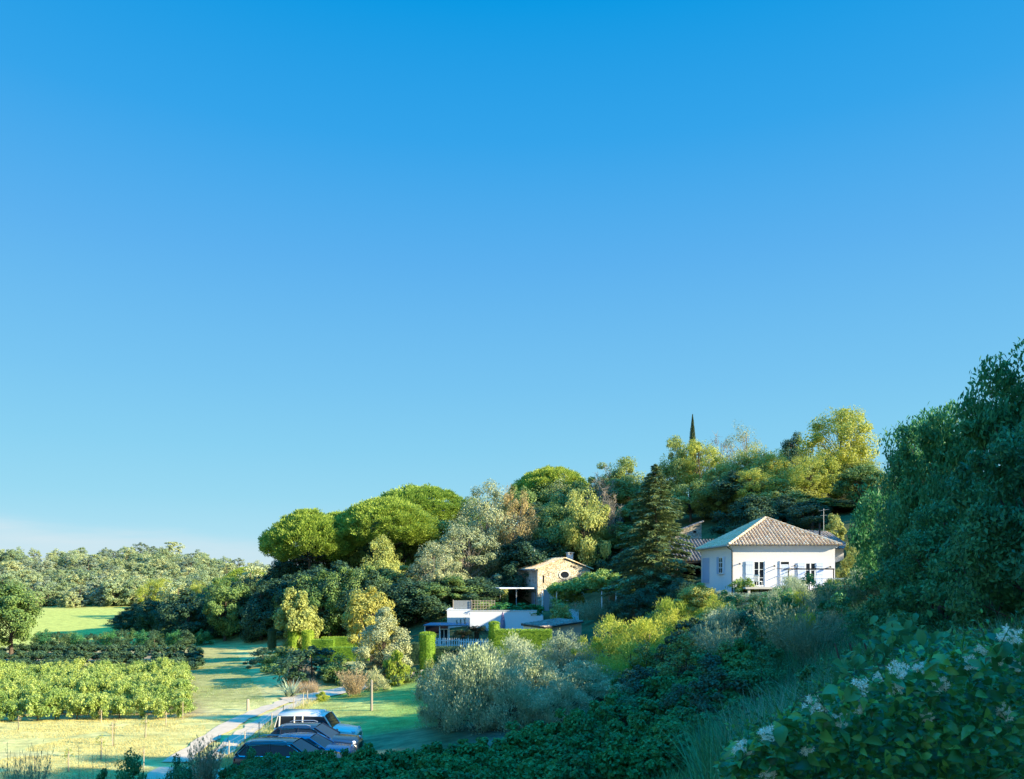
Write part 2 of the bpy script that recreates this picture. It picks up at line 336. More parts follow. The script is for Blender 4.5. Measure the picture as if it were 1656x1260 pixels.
def vnoise(x, y, s, seed):
    r = rng(seed); g = r.random((64, 64)); u = x/s; v = y/s
    i = np.floor(u).astype(int); j = np.floor(v).astype(int); fu = u-i; fv = v-j; fu = fu*fu*(3-2*fu); fv = fv*fv*(3-2*fv)
    return (g[i % 64, j % 64]*(1-fu)+g[(i+1) % 64, j % 64]*fu)*(1-fv)+(g[i % 64, (j+1) % 64]*(1-fu)+g[(i+1) % 64, (j+1) % 64]*fu)*fv
def ground_col(x, y):
    c = np.zeros(x.shape+(3,)); c[:] = (.085, .095, .035)
    def lay(m, col):
        nonlocal c; c = c*(1-m[..., None])+np.array(col)*m[..., None]
    n1 = vnoise(x, y*2.2, 3.0, 5); n2 = vnoise(x, y*3, 9, 6)
    lay(sst(-x, 13, 16)*sst(y, 20, 26), (.60, .52, .19))                       # valley floor, dry grass
    lay(sst(-x, 13, 16)*sst(y, 24, 30)*(n1*.4), (.52, .47, .13))
    lay(sst(-x, 13, 16)*sst(n2, .55, .8)*.6, (.62, .52, .22))
    lay(sst(y, 49, 51)*sst(-x-.42*(y-50), 19, 21)*sst(-y, -96, -90), (.34, .25, .13))   # vineyard soil
    path = sst(y, 53, 57)*sst(-x-.42*(y-50), 14.5, 16)*sst(x+.42*(y-50), -21.5, -20.5)
    lay(path*.9, (.40, .35, .12))
    lay(sst(y, 98, 104)*sst(-x, 30, 40)*sst(-y, -206, -200), (.50, .50, .11))          # far pale field
    lay(sst(y, 206, 212), (.12, .14, .05))
    lay(sst(x, -15.2, -14.6)*sst(-x, -4, 4)*sst(y, 43, 45)*sst(-y, -62, -57), (.24, .36, .08))   # lawn
    lay(sst(x, -15.2, -14.6)*sst(-x, 6, 11)*sst(y, 43, 46)*sst(-y, -58, -53)*.8, (.52, .48, .14))
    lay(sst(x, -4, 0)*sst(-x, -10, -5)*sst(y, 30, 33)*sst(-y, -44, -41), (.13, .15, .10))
    lay(sst(x, -15, -12)*sst(y, 30, 32)*sst(-y, -46, -43)*sst(-x, 3, 5)*.6, (.26, .27, .13))       # worn parking strip
    return c
def groundmat():
    m, n, l, b = mat('ground'); tc = n.new('ShaderNodeTexCoord')
    at = n.new('ShaderNodeAttribute'); at.attribute_name = 'soil'
    n1 = n.new('ShaderNodeTexNoise'); n1.inputs['Scale'].default_value = 1.1; n1.inputs['Detail'].default_value = 9; n1.inputs['Roughness'].default_value = .7; l.new(tc.outputs['Object'], n1.inputs[0])
    mpn = n.new('ShaderNodeMapping'); mpn.inputs['Scale'].default_value = (.35, 1.6, 1); l.new(tc.outputs['Object'], mpn.inputs[0])
    n2 = n.new('ShaderNodeTexNoise'); n2.inputs['Scale'].default_value = 1.2; n2.inputs['Detail'].default_value = 6; l.new(mpn.outputs[0], n2.inputs[0])
    mp = n.new('ShaderNodeMapRange'); l.new(n1.outputs[0], mp.inputs[0]); mp.inputs[1].default_value = .3; mp.inputs[2].default_value = .7; mp.inputs[3].default_value = .62; mp.inputs[4].default_value = 1.3
    m3 = n.new('ShaderNodeMapRange'); l.new(n2.outputs[0], m3.inputs[0]); m3.inputs[1].default_value = .35; m3.inputs[2].default_value = .65; m3.inputs[3].default_value = .8; m3.inputs[4].default_value = 1.15
    mu = n.new('ShaderNodeMath'); mu.operation = 'MULTIPLY'; l.new(mp.outputs[0], mu.inputs[0]); l.new(m3.outputs[0], mu.inputs[1])
    sc_ = n.new('ShaderNodeVectorMath'); sc_.operation = 'SCALE'; l.new(at.outputs['Color'], sc_.inputs[0]); l.new(mu.outputs[0], sc_.inputs[3])
    l.new(sc_.outputs[0], b.inputs['Base Color']); b.inputs['Roughness'].default_value = .95; spec(b, .1)
    bu = n.new('ShaderNodeBump'); bu.inputs['Strength'].default_value = .6; bu.inputs['Distance'].default_value = .15; l.new(n1.outputs[0], bu.inputs['Height']); l.new(bu.outputs[0], b.inputs['Normal'])
    return m
gx = axis(-3500, 3500, -60, 60, .8); gy = axis(-900, 4000, 2, 118, .8)
GX, GY = np.meshgrid(gx, gy); GZ = TZ(GX, GY)+.06*(vnoise(GX, GY, 1.7, 1)-.5)*(GY < 200)
mb = MB(); mb.grid(np.stack([GX, GY, GZ], -1))
gm = mb.mesh('ground', groundmat(), True)
ca = gm.color_attributes.new('soil', 'FLOAT_COLOR', 'POINT')
gc = ground_col(GX, GY); ca.data.foreach_set('color', np.concatenate([gc, np.ones(GX.shape+(1,))], -1).reshape(-1))
tag(link('ground', gm), kind='structure')

def strip(name, pts, w, m, dz=.05, n=60):
    pts = np.array(pts, float); t = np.linspace(0, 1, len(pts)); u = np.linspace(0, 1, n)
    c = np.stack([np.interp(u, t, pts[:, i]) for i in range(2)], 1)
    for _ in range(4): c[1:-1] = (c[:-2]+2*c[1:-1]+c[2:])/4
    T = unit(np.gradient(c, axis=0)); Nn = np.stack([-T[:, 1], T[:, 0]], 1)
    rows = []
    for k in np.linspace(-.5, .5, 5):
        wob = (vnoise(c[:, 0]*1.0+k*40, c[:, 1], .9, 3)-.5)*.35*abs(k)*2
        q = c+Nn*(w*k+wob*np.sign(k) if k else 0*wob)[:, None]; rows.append(np.concatenate([q, (TZ(q[:, 0], q[:, 1])+dz)[:, None]], 1))
    mb = MB(); mb.grid(np.array(rows)[::-1]); return tag(mb.build(name, m, smooth=True), kind='structure')
GRAVEL = plain('pale_gravel', (.58, .44, .29), .95, noise=.22, scale=3, bump=.4)
LANE = [(-15.6, 25), (-15.8, 32), (-15.9, 38), (-16.3, 44), (-16.4, 48), (-16.1, 52), (-15.2, 56)]
def off(pts, d): return [(x+d, y) for x, y in pts]
strip('track', [(-15.2, 24), (-15.1, 37)], 3.6, GRAVEL)
strip('track', off(LANE[2:], -.8), 1.15, GRAVEL, .058)
strip('track', off(LANE[2:], .8), 1.1, GRAVEL, .058)
strip('track', [(-16.4, 55.5), (-14.6, 56.8), (-12.5, 59), (-9, 61.5), (-6, 64)], 2.4, GRAVEL, .066)

# ------------------------------------------------------------------ vegetation library (meshes are shared by the copies)
def rdir(r, n): return unit(r.normal(size=(n, 3)))
def clumps(r, n, prof, Rr, z0, z1, minfrac=.25):
    """branch-end positions inside a crown outline prof = [(height fraction, radius fraction)]"""
    prof = np.array(prof, float); out = []
    while len(out) < n:
        t = r.random(); rad = np.interp(t, prof[:, 0], prof[:, 1])
        if r.random() > rad+.12: continue
        a = r.random()*2*pi; q = rad*Rr*(minfrac+(1-minfrac)*r.random()**.45)
        out.append((q*cos(a), q*sin(a), z0+(z1-z0)*t))
    return np.array(out)
def crown_leaves(mb, r, C, rc, nl, L, W, flat=.75, mode='broad', droop=0., fold=.15, hollow=.45):
    k = len(C); idx = np.repeat(np.arange(k), nl); n = len(idx); d = rdir(r, n)
    rc = np.broadcast_to(rc, (k,))[idx]*(.8+.4*r.random(n)); u = hollow+(1-hollow)*r.random(n)**.6
    P = C[idx]+d*(rc*u)[:, None]*np.array((1, 1, flat))
    cen = C.mean(0); outw = unit(P-cen-np.array((0, 0, -.5)))
    if mode == 'broad':
        N = unit(d*.6+outw*.5+np.array((0, 0, .45))+r.normal(size=(n, 3))*.55); A = unit(np.cross(N, rdir(r, n)))+np.array((0, 0, -droop))
    elif mode == 'tuft':
        A = unit(d*.7+outw*.6+np.array((0, 0, .55))+r.normal(size=(n, 3))*.3); N = unit(np.cross(A, rdir(r, n)))
    elif mode == 'hang':
        A = unit(d*.45+outw*.35+np.array((0, 0, -.9))+r.normal(size=(n, 3))*.3); N = unit(outw+d*.5+r.normal(size=(n, 3))*.5)
    elif mode == 'up':
        A = unit(d*.35+outw*.3+np.array((0, 0, .95))+r.normal(size=(n, 3))*.3); N = unit(outw+d*.5+r.normal(size=(n, 3))*.5)
    s = .7+.6*r.random(n)
    mb.leaves(P, A, N, L*s, W*s, fold)
def limbs(mb, r, C, zt, zc, r0, every=1, wob=.12, n=5):
    """a tapered trunk and a limb to each branch end"""
    zz = np.linspace(0, zc, 7); ph = r.random(2)*6
    ax = np.stack([wob*zc*.12*np.sin(zz/zc*3+ph[0])-wob*zc*.12*sin(ph[0]), wob*zc*.12*np.cos(zz/zc*2.4+ph[1])-wob*zc*.12*cos(ph[1]), zz-.25*(zz == 0)], 1)
    mb.tube(ax, r0*(1.25-.95*(zz/zc))*(1+.35*(zz == 0)), 8)
    for c in C[::every]:
        zb = np.clip(zt+(c[2]-zt)*(.15+.4*r.random()), zt*.8, zc*.97)
        a = np.array([np.interp(zb, zz, ax[:, i]) for i in range(3)]); m_ = a*.45+c*.55+np.array((0, 0, (-.08+.2*r.random())*np.linalg.norm(c-a)))
        t = np.linspace(0, 1, 5)[:, None]; P = a*(1-t)**2+2*m_*t*(1-t)+c*t**2
        rr = r0*.34*(1-.55*zb/zc)
        mb.tube(P, rr*np.linspace(1, .22, 5), n)
        for _ in range(2):
            q = P[3]; e = q+rdir(r, 1)[0]*np.linalg.norm(c-a)*.22+np.array((0, 0, .1)); mb.tube([q, (q+e)/2+.03, e], rr*np.array([.4, .28, .12]), 3)

LIB = {}
def species(key, crown, trunk, leafm, bark=None):
    V = np.concatenate(crown.v); h = np.percentile(V[:, 2], 99.7); w = np.percentile(np.hypot(V[:, 0], V[:, 1]), 98)*2
    LIB[key] = (crown.mesh(key+'_crown', leafm), trunk.mesh(key+'_trunk', bark or BARK, True) if trunk else None, h, w)
def tree_lib(key, seed, leafm, h, Rr, prof, z0, ncl, rc, nl, L, W, r0=.16, mode='broad', flat=.75, droop=0., bark=None, zc=None, every=1, minfrac=.25, hollow=.45):
    r = rng(seed); C = clumps(r, ncl, prof, Rr, z0*h, h-rc*flat*.7, minfrac)
    big = h > 5; nl = int(nl*(2.5 if big else 1.25)); L *= .92 if big else 1.05; W *= 1.0 if big else 1.2
    an = np.arctan2(C[:, 1], C[:, 0]); ph = r.random(4)*6.28
    kk = .25 if mode == 'tuft' else 1.
    lob = 1+kk*(.20*np.sin(2*an+ph[0]+C[:, 2]/h*3)+.16*np.sin(3*an+ph[1]-C[:, 2]/h*4)); C[:, :2] *= lob[:, None]; C[:, 2] += kk*(rc*.5*np.sin(an*2+ph[2])+rc*.3*r.normal(size=ncl))
    C[:, 2] = np.maximum(C[:, 2], rc*flat*.6)
    lean = r.normal(size=2)*.04*Rr; C[:, :2] += lean*(C[:, 2:3]/h)*4
    cb, tb = MB(), MB(); crown_leaves(cb, r, C, rc*((.45+1.0*r.random(ncl)) if mode != 'tuft' else (.8+.4*r.random(ncl))), nl, L, W, flat, mode, droop, hollow=hollow)
    limbs(tb, r, C, max(.5, z0*h*.9), zc or h*.82, r0, every); species(key, cb, tb, leafm, bark)

def vine_lib(key, seed, leafm):
    r = rng(seed); cb, tb = MB(), MB(); n = 38; C = np.stack([r.normal(size=n)*.46, r.normal(size=n)*.40, .30+1.0*r.random(n)], 1)
    crown_leaves(cb, r, C, .22+.1*r.random(n), 60, .105, .10, .9, hollow=.2)
    limbs(tb, r, C, .45, .7, .045, 3)
    for i in range(34):                      # long shoots stand out of the leaf mass and flop over
        a = r.random()*6.28; b = C[r.integers(n)]; L = .35+.5*r.random(); d = np.array((cos(a)*.55, sin(a)*.55, .9-.9*r.random())); t = np.linspace(0, 1, 13)[:, None]
        P = b+d*L*t-np.array((0, 0, .35))*L*t**2; tb.tube(P[::4], np.linspace(.006, .002, 4), 3)
        Q = P+r.normal(size=P.shape)*.035; cb.leaves(Q, unit(r.normal(size=P.shape)+d), unit(r.normal(size=P.shape)*.6+np.array((0, 0, .8))), .10*(.6+.6*r.random(13)), .085)
    species(key, cb, tb, leafm)
ROUND = [(0, .35), (.2, .85), (.45, 1), (.7, .85), (.9, .5), (1, .2)]
WIDE = [(0, .7), (.25, 1), (.55, .95), (.8, .65), (1, .25)]
TALL = [(0, .5), (.3, .95), (.6, .8), (.85, .45), (1, .12)]
DOME = [(0, .55), (.18, 1), (.5, .93), (.8, .62), (1, .15)]
SKIRT = [(0, .85), (.3, 1), (.6, .85), (.85, .5), (1, .15)]
for v in range(2):
    tree_lib(f'umbrella{v}', 11+v, LM['pine'], 13, 6.2, DOME, .54, 420, .78, 58, .34, .11, .3, 'tuft', .7, every=8, minfrac=.72, hollow=.3)
    tree_lib(f'oak{v}', 21+v, LM['oak'], 10, 4.2, ROUND, .22, 58, 1.15, 105, .32, .2, .2)
    tree_lib(f'dark{v}', 31+v, LM['dark'], 9, 4.0, SKIRT, .06, 62, 1.15, 95, .34, .21, .2, every=2)
    tree_lib(f'yellow{v}', 41+v, LM['yellow'], 10, 4.4, ROUND, .3, 64, 1.0, 95, .27, .13, .18)
    tree_lib(f'olivey{v}', 51+v, LM['olivey'], 10, 4.2, ROUND, .2, 60, 1.1, 100, .29, .17, .18)
    tree_lib(f'grey{v}', 61+v, LM['grey'], 10, 4.3, WIDE, .12, 84, 1.0, 100, .24, .12, .16, bark=PALEBARK)
    tree_lib(f'olive{v}', 91+v, LM['olive'], 4.4, 2.3, [(0, .85), (.25, 1), (.6, .9), (.85, .6), (1, .2)], .12, 100, .6, 190, .15, .042, .15, 'up', 1.0, every=3, hollow=.15)
    tree_lib(f'silver{v}', 95+v, LM['silver'], 4.0, 2.4, SKIRT, .03, 80, .6, 150, .17, .035, .1, 'up', 1.0, every=3, hollow=.2)
    tree_lib(f'willow{v}', 101+v, LM['willow'], 4.6, 2.3, SKIRT, .03, 64, .6, 115, .19, .045, .08, 'up', 1.05, every=3, hollow=.2)
    tree_lib(f'deep{v}', 111+v, LM['deep'], 8.5, 3.2, [(0, .85), (.3, 1), (.55, .8), (.75, .6), (.9, .35), (1, .12)], .03, 105, .66, 74, .23, .095, .16, 'broad', .85, droop=.9, every=3, hollow=.25)
    tree_lib(f'bush{v}', 121+v, LM['oak'] if v == 0 else LM['dark'], 2.4, 1.5, SKIRT, .03, 42, .4, 100, .13, .075, .05, every=4)
    tree_lib(f'deepbush{v}', 125+v, LM['deep'], 2.2, 1.5, SKIRT, .02, 48, .36, 110, .11, .06, .04, every=4)
    vine_lib(f'vine{v}', 131+v, LM['vine'])
    tree_lib(f'vinedk{v}', 135+v, LM['vinedk'], 1.6, 1.0, [(0, .6), (.3, 1), (.7, .9), (1, .5)], .2, 36, .27, 60, .14, .13, .04, zc=.9, every=2)
    tree_lib(f'vinesh{v}', 137+v, LM['dark'], 1.4, 1.0, [(0, .6), (.3, 1), (.7, .9), (1, .5)], .2, 36, .27, 60, .14, .13, .04, zc=.9, every=2)  # vine in dark leaves: its shade is put into the leaf colour
    tree_lib(f'far{v}', 141+v, LM['far'], 10, 3.6, [(0, .7), (.3, 1), (.65, .97), (.88, .7), (1, .35)], .04, 80, .8, 26, .42, .28, .2, every=6)
    tree_lib(f'farblue{v}', 145+v, LM['farblue'], 10, 3.3, [(0, .7), (.3, 1), (.65, .9), (.88, .6), (1, .3)], .04, 70, .8, 26, .42, .28, .2, every=6)
tree_lib('russet0', 71, LM['russet'], 10, 4.0, ROUND, .2, 60, 1.0, 80, .22, .11, .16, bark=PALEBARK)
tree_lib('thin0', 73, LM['grey'], 11, 3.6, TALL, .22, 46, 1.0, 36, .22, .09, .16, bark=PALEBARK)
tree_lib('lime0', 75, LM['lime'], 6, 2.3, TALL, .10, 60, .6, 95, .26, .19, .1, droop=.35)
tree_lib('gold0', 76, LM['gold'], 6.5, 2.6, ROUND, .16, 60, .65, 100, .22, .13, .1)
tree_lib('silvertree0', 77, LM['grey'], 6, 2.6, SKIRT, .04, 80, .6, 110, .19, .085, .1, droop=.1)
tree_lib('limebush0', 78, LM['lime'], 2.6, 1.4, SKIRT, .03, 44, .4, 80, .17, .11, .05, every=4)
tree_lib('goldbush0', 79, LM['willow'], 1.4, .8, SKIRT, .03, 34, .26, 70, .13, .05, .03, 'up', every=4)
tree_lib('greybush0', 80, LM['grey'], 1.6, 1.1, SKIRT, .03, 40, .3, 90, .12, .035, .03, 'up', every=4)
tree_lib('sapling0', 81, LM['lime'], 1.5, .3, ROUND, .45, 9, .14, 14, .09, .04, .012, zc=1.3)
tree_lib('sapling1', 82, LM['russet'], 1.3, .22, ROUND, .5, 6, .1, 6, .08, .035, .012, zc=1.2)

def bare_lib(key, seed):
    r = rng(seed); tb, cb = MB(), MB(); C = clumps(r, 70, TALL, 2.8, 3.0, 9.5); limbs(tb, r, C, 2.5, 8.2, .13, wob=.3, n=4)
    for c in C:
        for _ in range(7):
            e = c+unit(r.normal(size=3)+np.array((0, 0, .5)))*(.5+.6*r.random()); tb.tube([c, (c+e)/2+r.normal(size=3)*.06, e], [.022, .016, .008], 3)
    crown_leaves(cb, r, C[::3], .5, 6, .2, .09); species(key, cb, tb, LM['russet'], PALEBARK)
bare_lib('bare0', 151)
def cedar_lib(key, seed):
    r = rng(seed); cb, tb = MB(), MB(); h = 15.
    zz = np.linspace(0, h*.98, 9); tb.tube(np.stack([0*zz, 0*zz, zz], 1), .26*(1.03-zz/h), 8)
    P, A, N, L = [], [], [], []
    for i in range(150):
        t = (i+.5)/150; z = h*(.06+.92*t); rad = 3.9*(1-t)**.75*(.75+.5*r.random())+.15; a = i*2.39996+r.random()*.8
        d = np.array((cos(a), sin(a), 0)); tip = d*rad+np.array((0, 0, z-.10*rad-.03*rad**2)); base = np.array((0, 0, z))
        mid = (base+tip)/2+np.array((0, 0, .09*rad)); s = np.linspace(0, 1, 5)[:, None]; B = base*(1-s)**2+2*mid*s*(1-s)+tip*s**2
        tb.tube(B, .05*(1.1-t)*np.linspace(1, .25, 5), 3)
        k = int(80*rad+14); s = (.12+.9*r.random(k)**.7)[:, None]; q = base*(1-s)**2+2*mid*s*(1-s)+tip*s**2
        side = np.array((-d[1], d[0], 0)); o = (r.normal(size=k)*.22*rad*(1.1-s[:, 0]))[:, None]
        q = q+side*o+np.stack([r.normal(size=k)*.05, r.normal(size=k)*.05, -np.abs(r.normal(size=k))*.16], 1)
        P.append(q); A.append(unit(d*.8+side*np.sign(o)*.7+np.array((0, 0, -.35))+r.normal(size=(k, 3))*.25)); N.append(unit(np.array((0, 0, 1.))+r.normal(size=(k, 3))*.4)); L.append(.34*(.7+.6*r.random(k)))
    L = np.concatenate(L); cb.leaves(np.concatenate(P), np.concatenate(A), np.concatenate(N), L, L*.33); species(key, cb, tb, LM['cedar'])
cedar_lib('cedar0', 161)
def cypress_lib(key, seed):
    r = rng(seed); cb, tb = MB(), MB(); h = 11.; tb.tube([(0, 0, -.2), (0, 0, 2), (0, 0, h*.9)], [.16, .12, .03], 7)
    n = 6500; t = r.random(n)**1.1; rad = .95*np.interp(t, [0, .08, .35, .75, 1], [.3, .8, 1, .6, .05]); a = r.random(n)*2*pi
    q = rad*(.6+.4*r.random(n)**.5)*(1+.15*np.sin(a*5+t*20)); P = np.stack([q*np.cos(a), q*np.sin(a), .4+t*(h-.4)], 1)
    A = unit(np.stack([np.cos(a)*.3, np.sin(a)*.3, 1+0*a], 1)+r.normal(size=(n, 3))*.15); cb.leaves(P, A, np.stack([np.cos(a), np.sin(a), 0*a], 1)+r.normal(size=(n, 3))*.3, .3, .09)
    species(key, cb, tb, LM['cypress'])
cypress_lib('cypress0', 171)
def blades(mb, r, P, h, w, lean=.35, seg=3, curve=.5):
    """tapered curved blades from the base points P"""
    k = len(P); a = r.random(k)*2*pi; d = np.stack([np.cos(a), np.sin(a), 0*a], 1); s = np.stack([-np.sin(a), np.cos(a), 0*a], 1)
    hh = np.broadcast_to(h, (k,)); l = lean*(.3+r.random(k)); t = np.linspace(0, 1, seg+1)
    rows = []
    for x in t:
        c = P+d*(hh*l*x*(.4+x*curve))[:, None]+np.array((0, 0, 1.))*(hh*x*(1-.25*l*x))[:, None]; ww = (w*(1-x*.9)/2)
        rows.append(c-s*ww); rows.append(c+s*ww)
    V = np.stack(rows, 1).reshape(-1, 3); m_ = 2*(seg+1); b = (np.arange(k)*m_)[:, None, None]
    f = np.array([(2*i, 2*i+1, 2*i+3, 2*i+2) for i in range(seg)])[None]
    mb.add(V, (b+f).reshape(-1, 4))
def plume_lib(key, seed, leafm, h, n, w, spread, up):
    r = rng(seed); cb = MB(); a = r.random(n)*2*pi; q = r.random(n)**.7*spread*.35
    P = np.stack([q*np.cos(a), q*np.sin(a), 0*a], 1); V = MB()
    d = np.stack([np.cos(a), np.sin(a), 0*a], 1)
    # twigs fan out from the base and carry small leaves
    for i in range(0, n):
        L = h*(.65+.4*r.random()); e = P[i]+d[i]*spread*r.random()*(1.0)+np.array((0, 0, L*(.75+.3*r.random())))
        s = np.sort(r.random(26)*.85+.15)[:, None]; m_ = (P[i]+e)/2+np.array((0, 0, L*.12)); B = P[i]*(1-s)**2+2*m_*s*(1-s)+e*s**2
        tg = unit(e-P[i]); cb.leaves(B+r.normal(size=(26, 3))*.02*h, unit(tg+r.normal(size=(26, 3))*.5), rdir(r, 26), .10*h**.5, w)
    LIB[key] = (cb.mesh(key+'_crown', leafm), None, h, spread*2)
plume_lib('plume0', 181, LM['plume'], 1.6, 230, .03, 1.1, 1)
plume_lib('plume1', 182, LM['reed'], 1.7, 240, .03, 1.7, 1)
def spiky_lib(key, seed, leafm, h, n, w, lean):
    r = rng(seed); mb = MB(); P = r.normal(size=(n, 3))*np.array((.08, .08, 0)); blades(mb, r, P, h*(.6+.45*r.random(n)), w, lean, 4, .6); LIB[key] = (mb.mesh(key+'_leaves', leafm), None, h, h*lean*1.6)
spiky_lib('phormium0', 191, LM['silver'], 1.5, 60, .07, .75)
spiky_lib('tuft0', 192, LM['reed'], 1.0, 150, .022, .7)
spiky_lib('tuft1', 193, LM['deep'], 1.1, 150, .03, .7)
def cycad_lib(key, seed):
    r = rng(seed); cb, tb = MB(), MB(); tb.tube([(0, 0, -.1), (0, 0, .5), (0, 0, .85)], [.2, .19, .16], 9)
    for i in range(34):
        a = i*2.4; e = .25+.75*(i/34); d = np.array((cos(a), sin(a), 0)); n = 26; s = np.linspace(.1, 1, n)[:, None]
        B = np.array((0, 0, .85))+d*s*1.05*(1.15-e*.5)+np.array((0, 0, 1.))*(s*e*1.0-s**2*(.75))
        tb.tube(B[::5], np.linspace(.014, .006, len(B[::5])), 3)
        for sg in (-1, 1):
            A = unit(np.array((-d[1], d[0], 0))*sg+d*.5+np.array((0, 0, .15))); L = .34*np.sin(s[:, 0]*2.6+.3)
            cb.leaves(B+A*L[:, None]*.5, np.repeat(A[None], n, 0), np.repeat(np.array([[0, 0, 1.]]), n, 0), L, .04)
    species(key, cb, tb, LM['palm'])
cycad_lib('cycad0', 201)

COUNT = {}
def plant(key, px, D, top=None, wpx=None, h=None, w=None, label=None, cat=None, name='tree', group=None, crown='crown', seed=None, z=None):
    """a plant D metres away whose top is seen at photo row top and whose width is wpx photo pixels"""
    x, y = X(px, D), D; zb = tz(x, y)-.05 if z is None else z
    cm, tm, h0, w0 = LIB[key]
    hh = h if h is not None else max(.3, Z(top, D)-zb); ww = w if w is not None else (wpx/F*D if wpx else hh*w0/h0)
    COUNT[key] = COUNT.get(key, 0)+1
    r = random.Random(int(px*7+D*13) if seed is None else seed)
    o = thing(name, label, cat, (x, y, zb), r.random()*6.28, group, (ww/w0, ww/w0, hh/h0))
    link(crown, cm, o)
    if tm: link('trunk', tm, o)
    return o
def plant_at(key, x, y, h, w=None, **k):
    o = plant(key, CX+x/y*F, y, h=h, w=w, seed=int(x*31+y*17), **k); return o

# ------------------------------------------------------------------ buildings
def tiled(mb, poly, E0, E1, pitch=.285, r=.088, tl=.42, seed=0, lift=.0, base=True):
    """rows of barrel tiles on a flat convex roof polygon (3-d points); E0-E1 is its eave"""
    rr = rng(seed); poly = np.array(poly, float); E0 = np.array(E0, float); e = unit(np.array(E1, float)-E0); nn = unit(np.cross(e, unit(poly.mean(0)-E0)))
    if nn[2] < 0: nn = -nn
    s = np.cross(nn, e); s = s if (poly.mean(0)-E0)@s > 0 else -s
    q = np.stack([(poly-E0)@e, (poly-E0)@s], 1); k = len(q)
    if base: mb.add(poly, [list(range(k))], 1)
    d = q[:, 0].min()+pitch*.5
    while d < q[:, 0].max():
        hits = []
        for i in range(k):
            a, b = q[i], q[(i+1) % k]
            if (a[0]-d)*(b[0]-d) < 0: hits.append(a[1]+(b[1]-a[1])*(d-a[0])/(b[0]-a[0]))
        if len(hits) >= 2:
            lo, hi = min(hits), max(hits); y = lo-.05
            while y < hi-.04:
                y2 = min(y+tl+.03, hi); jit = rr.normal()*.008; ang = np.linspace(0, pi, 6)
                def ring(yy, rad, l): return np.array([E0+e*(d+jit-np.cos(t)*rad)+s*yy+nn*(np.sin(t)*rad*1.35+l+lift) for t in ang])
                a0 = ring(y, r*1.08, .012); a1 = ring(y2, r*.88, -.004)
                V = np.concatenate([a0, a1]); mb.add(V, [(i, i+1, i+7, i+6) for i in range(5)])
                mb.add(np.concatenate([a0[:1], a0[-1:], a0[2:4]]), [(0, 1, 3, 2)])
                y += tl
        d += pitch
def ridge(mb, a, b, r=.13, tl=.42, seed=0):
    a = np.array(a, float); b = np.array(b, float); L = np.linalg.norm(b-a); t = (b-a)/L; u = unit(np.cross(t, (0, 0, 1.))); v = np.cross(u, t)
    y = 0
    while y < L-.05:
        y2 = min(y+tl+.03, L); ang = np.linspace(-.15, pi+.15, 7)
        A = np.array([a+t*y-u*np.cos(x)*r*1.06+v*(np.sin(x)*r*1.06+.03) for x in ang]); B = np.array([a+t*y2-u*np.cos(x)*r*.9+v*(np.sin(x)*r*.9+.02) for x in ang])
        mb.add(np.concatenate([A, B]), [(i, i+1, i+8, i+7) for i in range(6)]); y += tl

# --- white house with hip roof
hx0, hx1, hy0, hy1 = 17.72, 26.05, 62.0, 72.0
hz = 8.0; he = 11.62
wh = thing('house', 'white plastered house with a hipped clay tile roof and pale blue shutters', 'house', (0, 0, 0))
mb = MB(); mb.box(hx0, hx1, hy0, hy1, 5.0, he); mb.build('wall', PLASTER, wh)
o_ = .36; ez = he-.02
mb = MB(); A, B, C_, D_ = (hx0-o_, hy0-o_, ez), (hx1+o_, hy0-o_, ez), (hx1+o_, hy1+o_, ez), (hx0-o_, hy1+o_, ez)
hcx = (hx0+hx1)/2; rid = 4.17; az_ = ez+2.52; P1 = (hcx, hy0+rid+.15, az_); P2 = (hcx, hy1-rid-.15, az_)
tiled(mb, [A, B, P1], A, B, seed=1); tiled(mb, [B, C_, P2, P1], B, C_, seed=2); tiled(mb, [C_, D_, P2], C_, D_, seed=3)
tiled(mb, [D_, A, P1, P2], D_, A, seed=4)
for a, b in ((A, P1), (B, P1), (C_, P2), (D_, P2), (P1, P2)): ridge(mb, a, b)
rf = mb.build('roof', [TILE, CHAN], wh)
mb = MB(); mb.poly([tuple(np.array(p)-(0, 0, .05)) for p in (A, D_, C_, B)])
for i in range(2): mb.box(hx0-.12-.1*i, hx1+.12+.1*i, hy0-.12-.1*i, hy1+.12+.1*i, he-.22+.1*i, he-.125+.1*i)
mb.build('cornice', PLASTER, wh)
mb = MB(); g = .06
mb.tube([(hx0-o_-g, hy0-o_-.1, ez-.03), (hx0-o_-g, hy1+o_, ez-.03)], .07, 8); mb.build('gutter', GREYM, wh)
mb = MB(); mb.tube([(hx0-o_-g, hy0-.2, ez-.08), (hx0-o_+.05, hy0-.1, ez-.2), (hx0+.02, hy0-.06, ez-.42), (hx0+.02, hy0-.06, 6.0)], .05, 8); mb.build('downpipe', DARKM, wh)
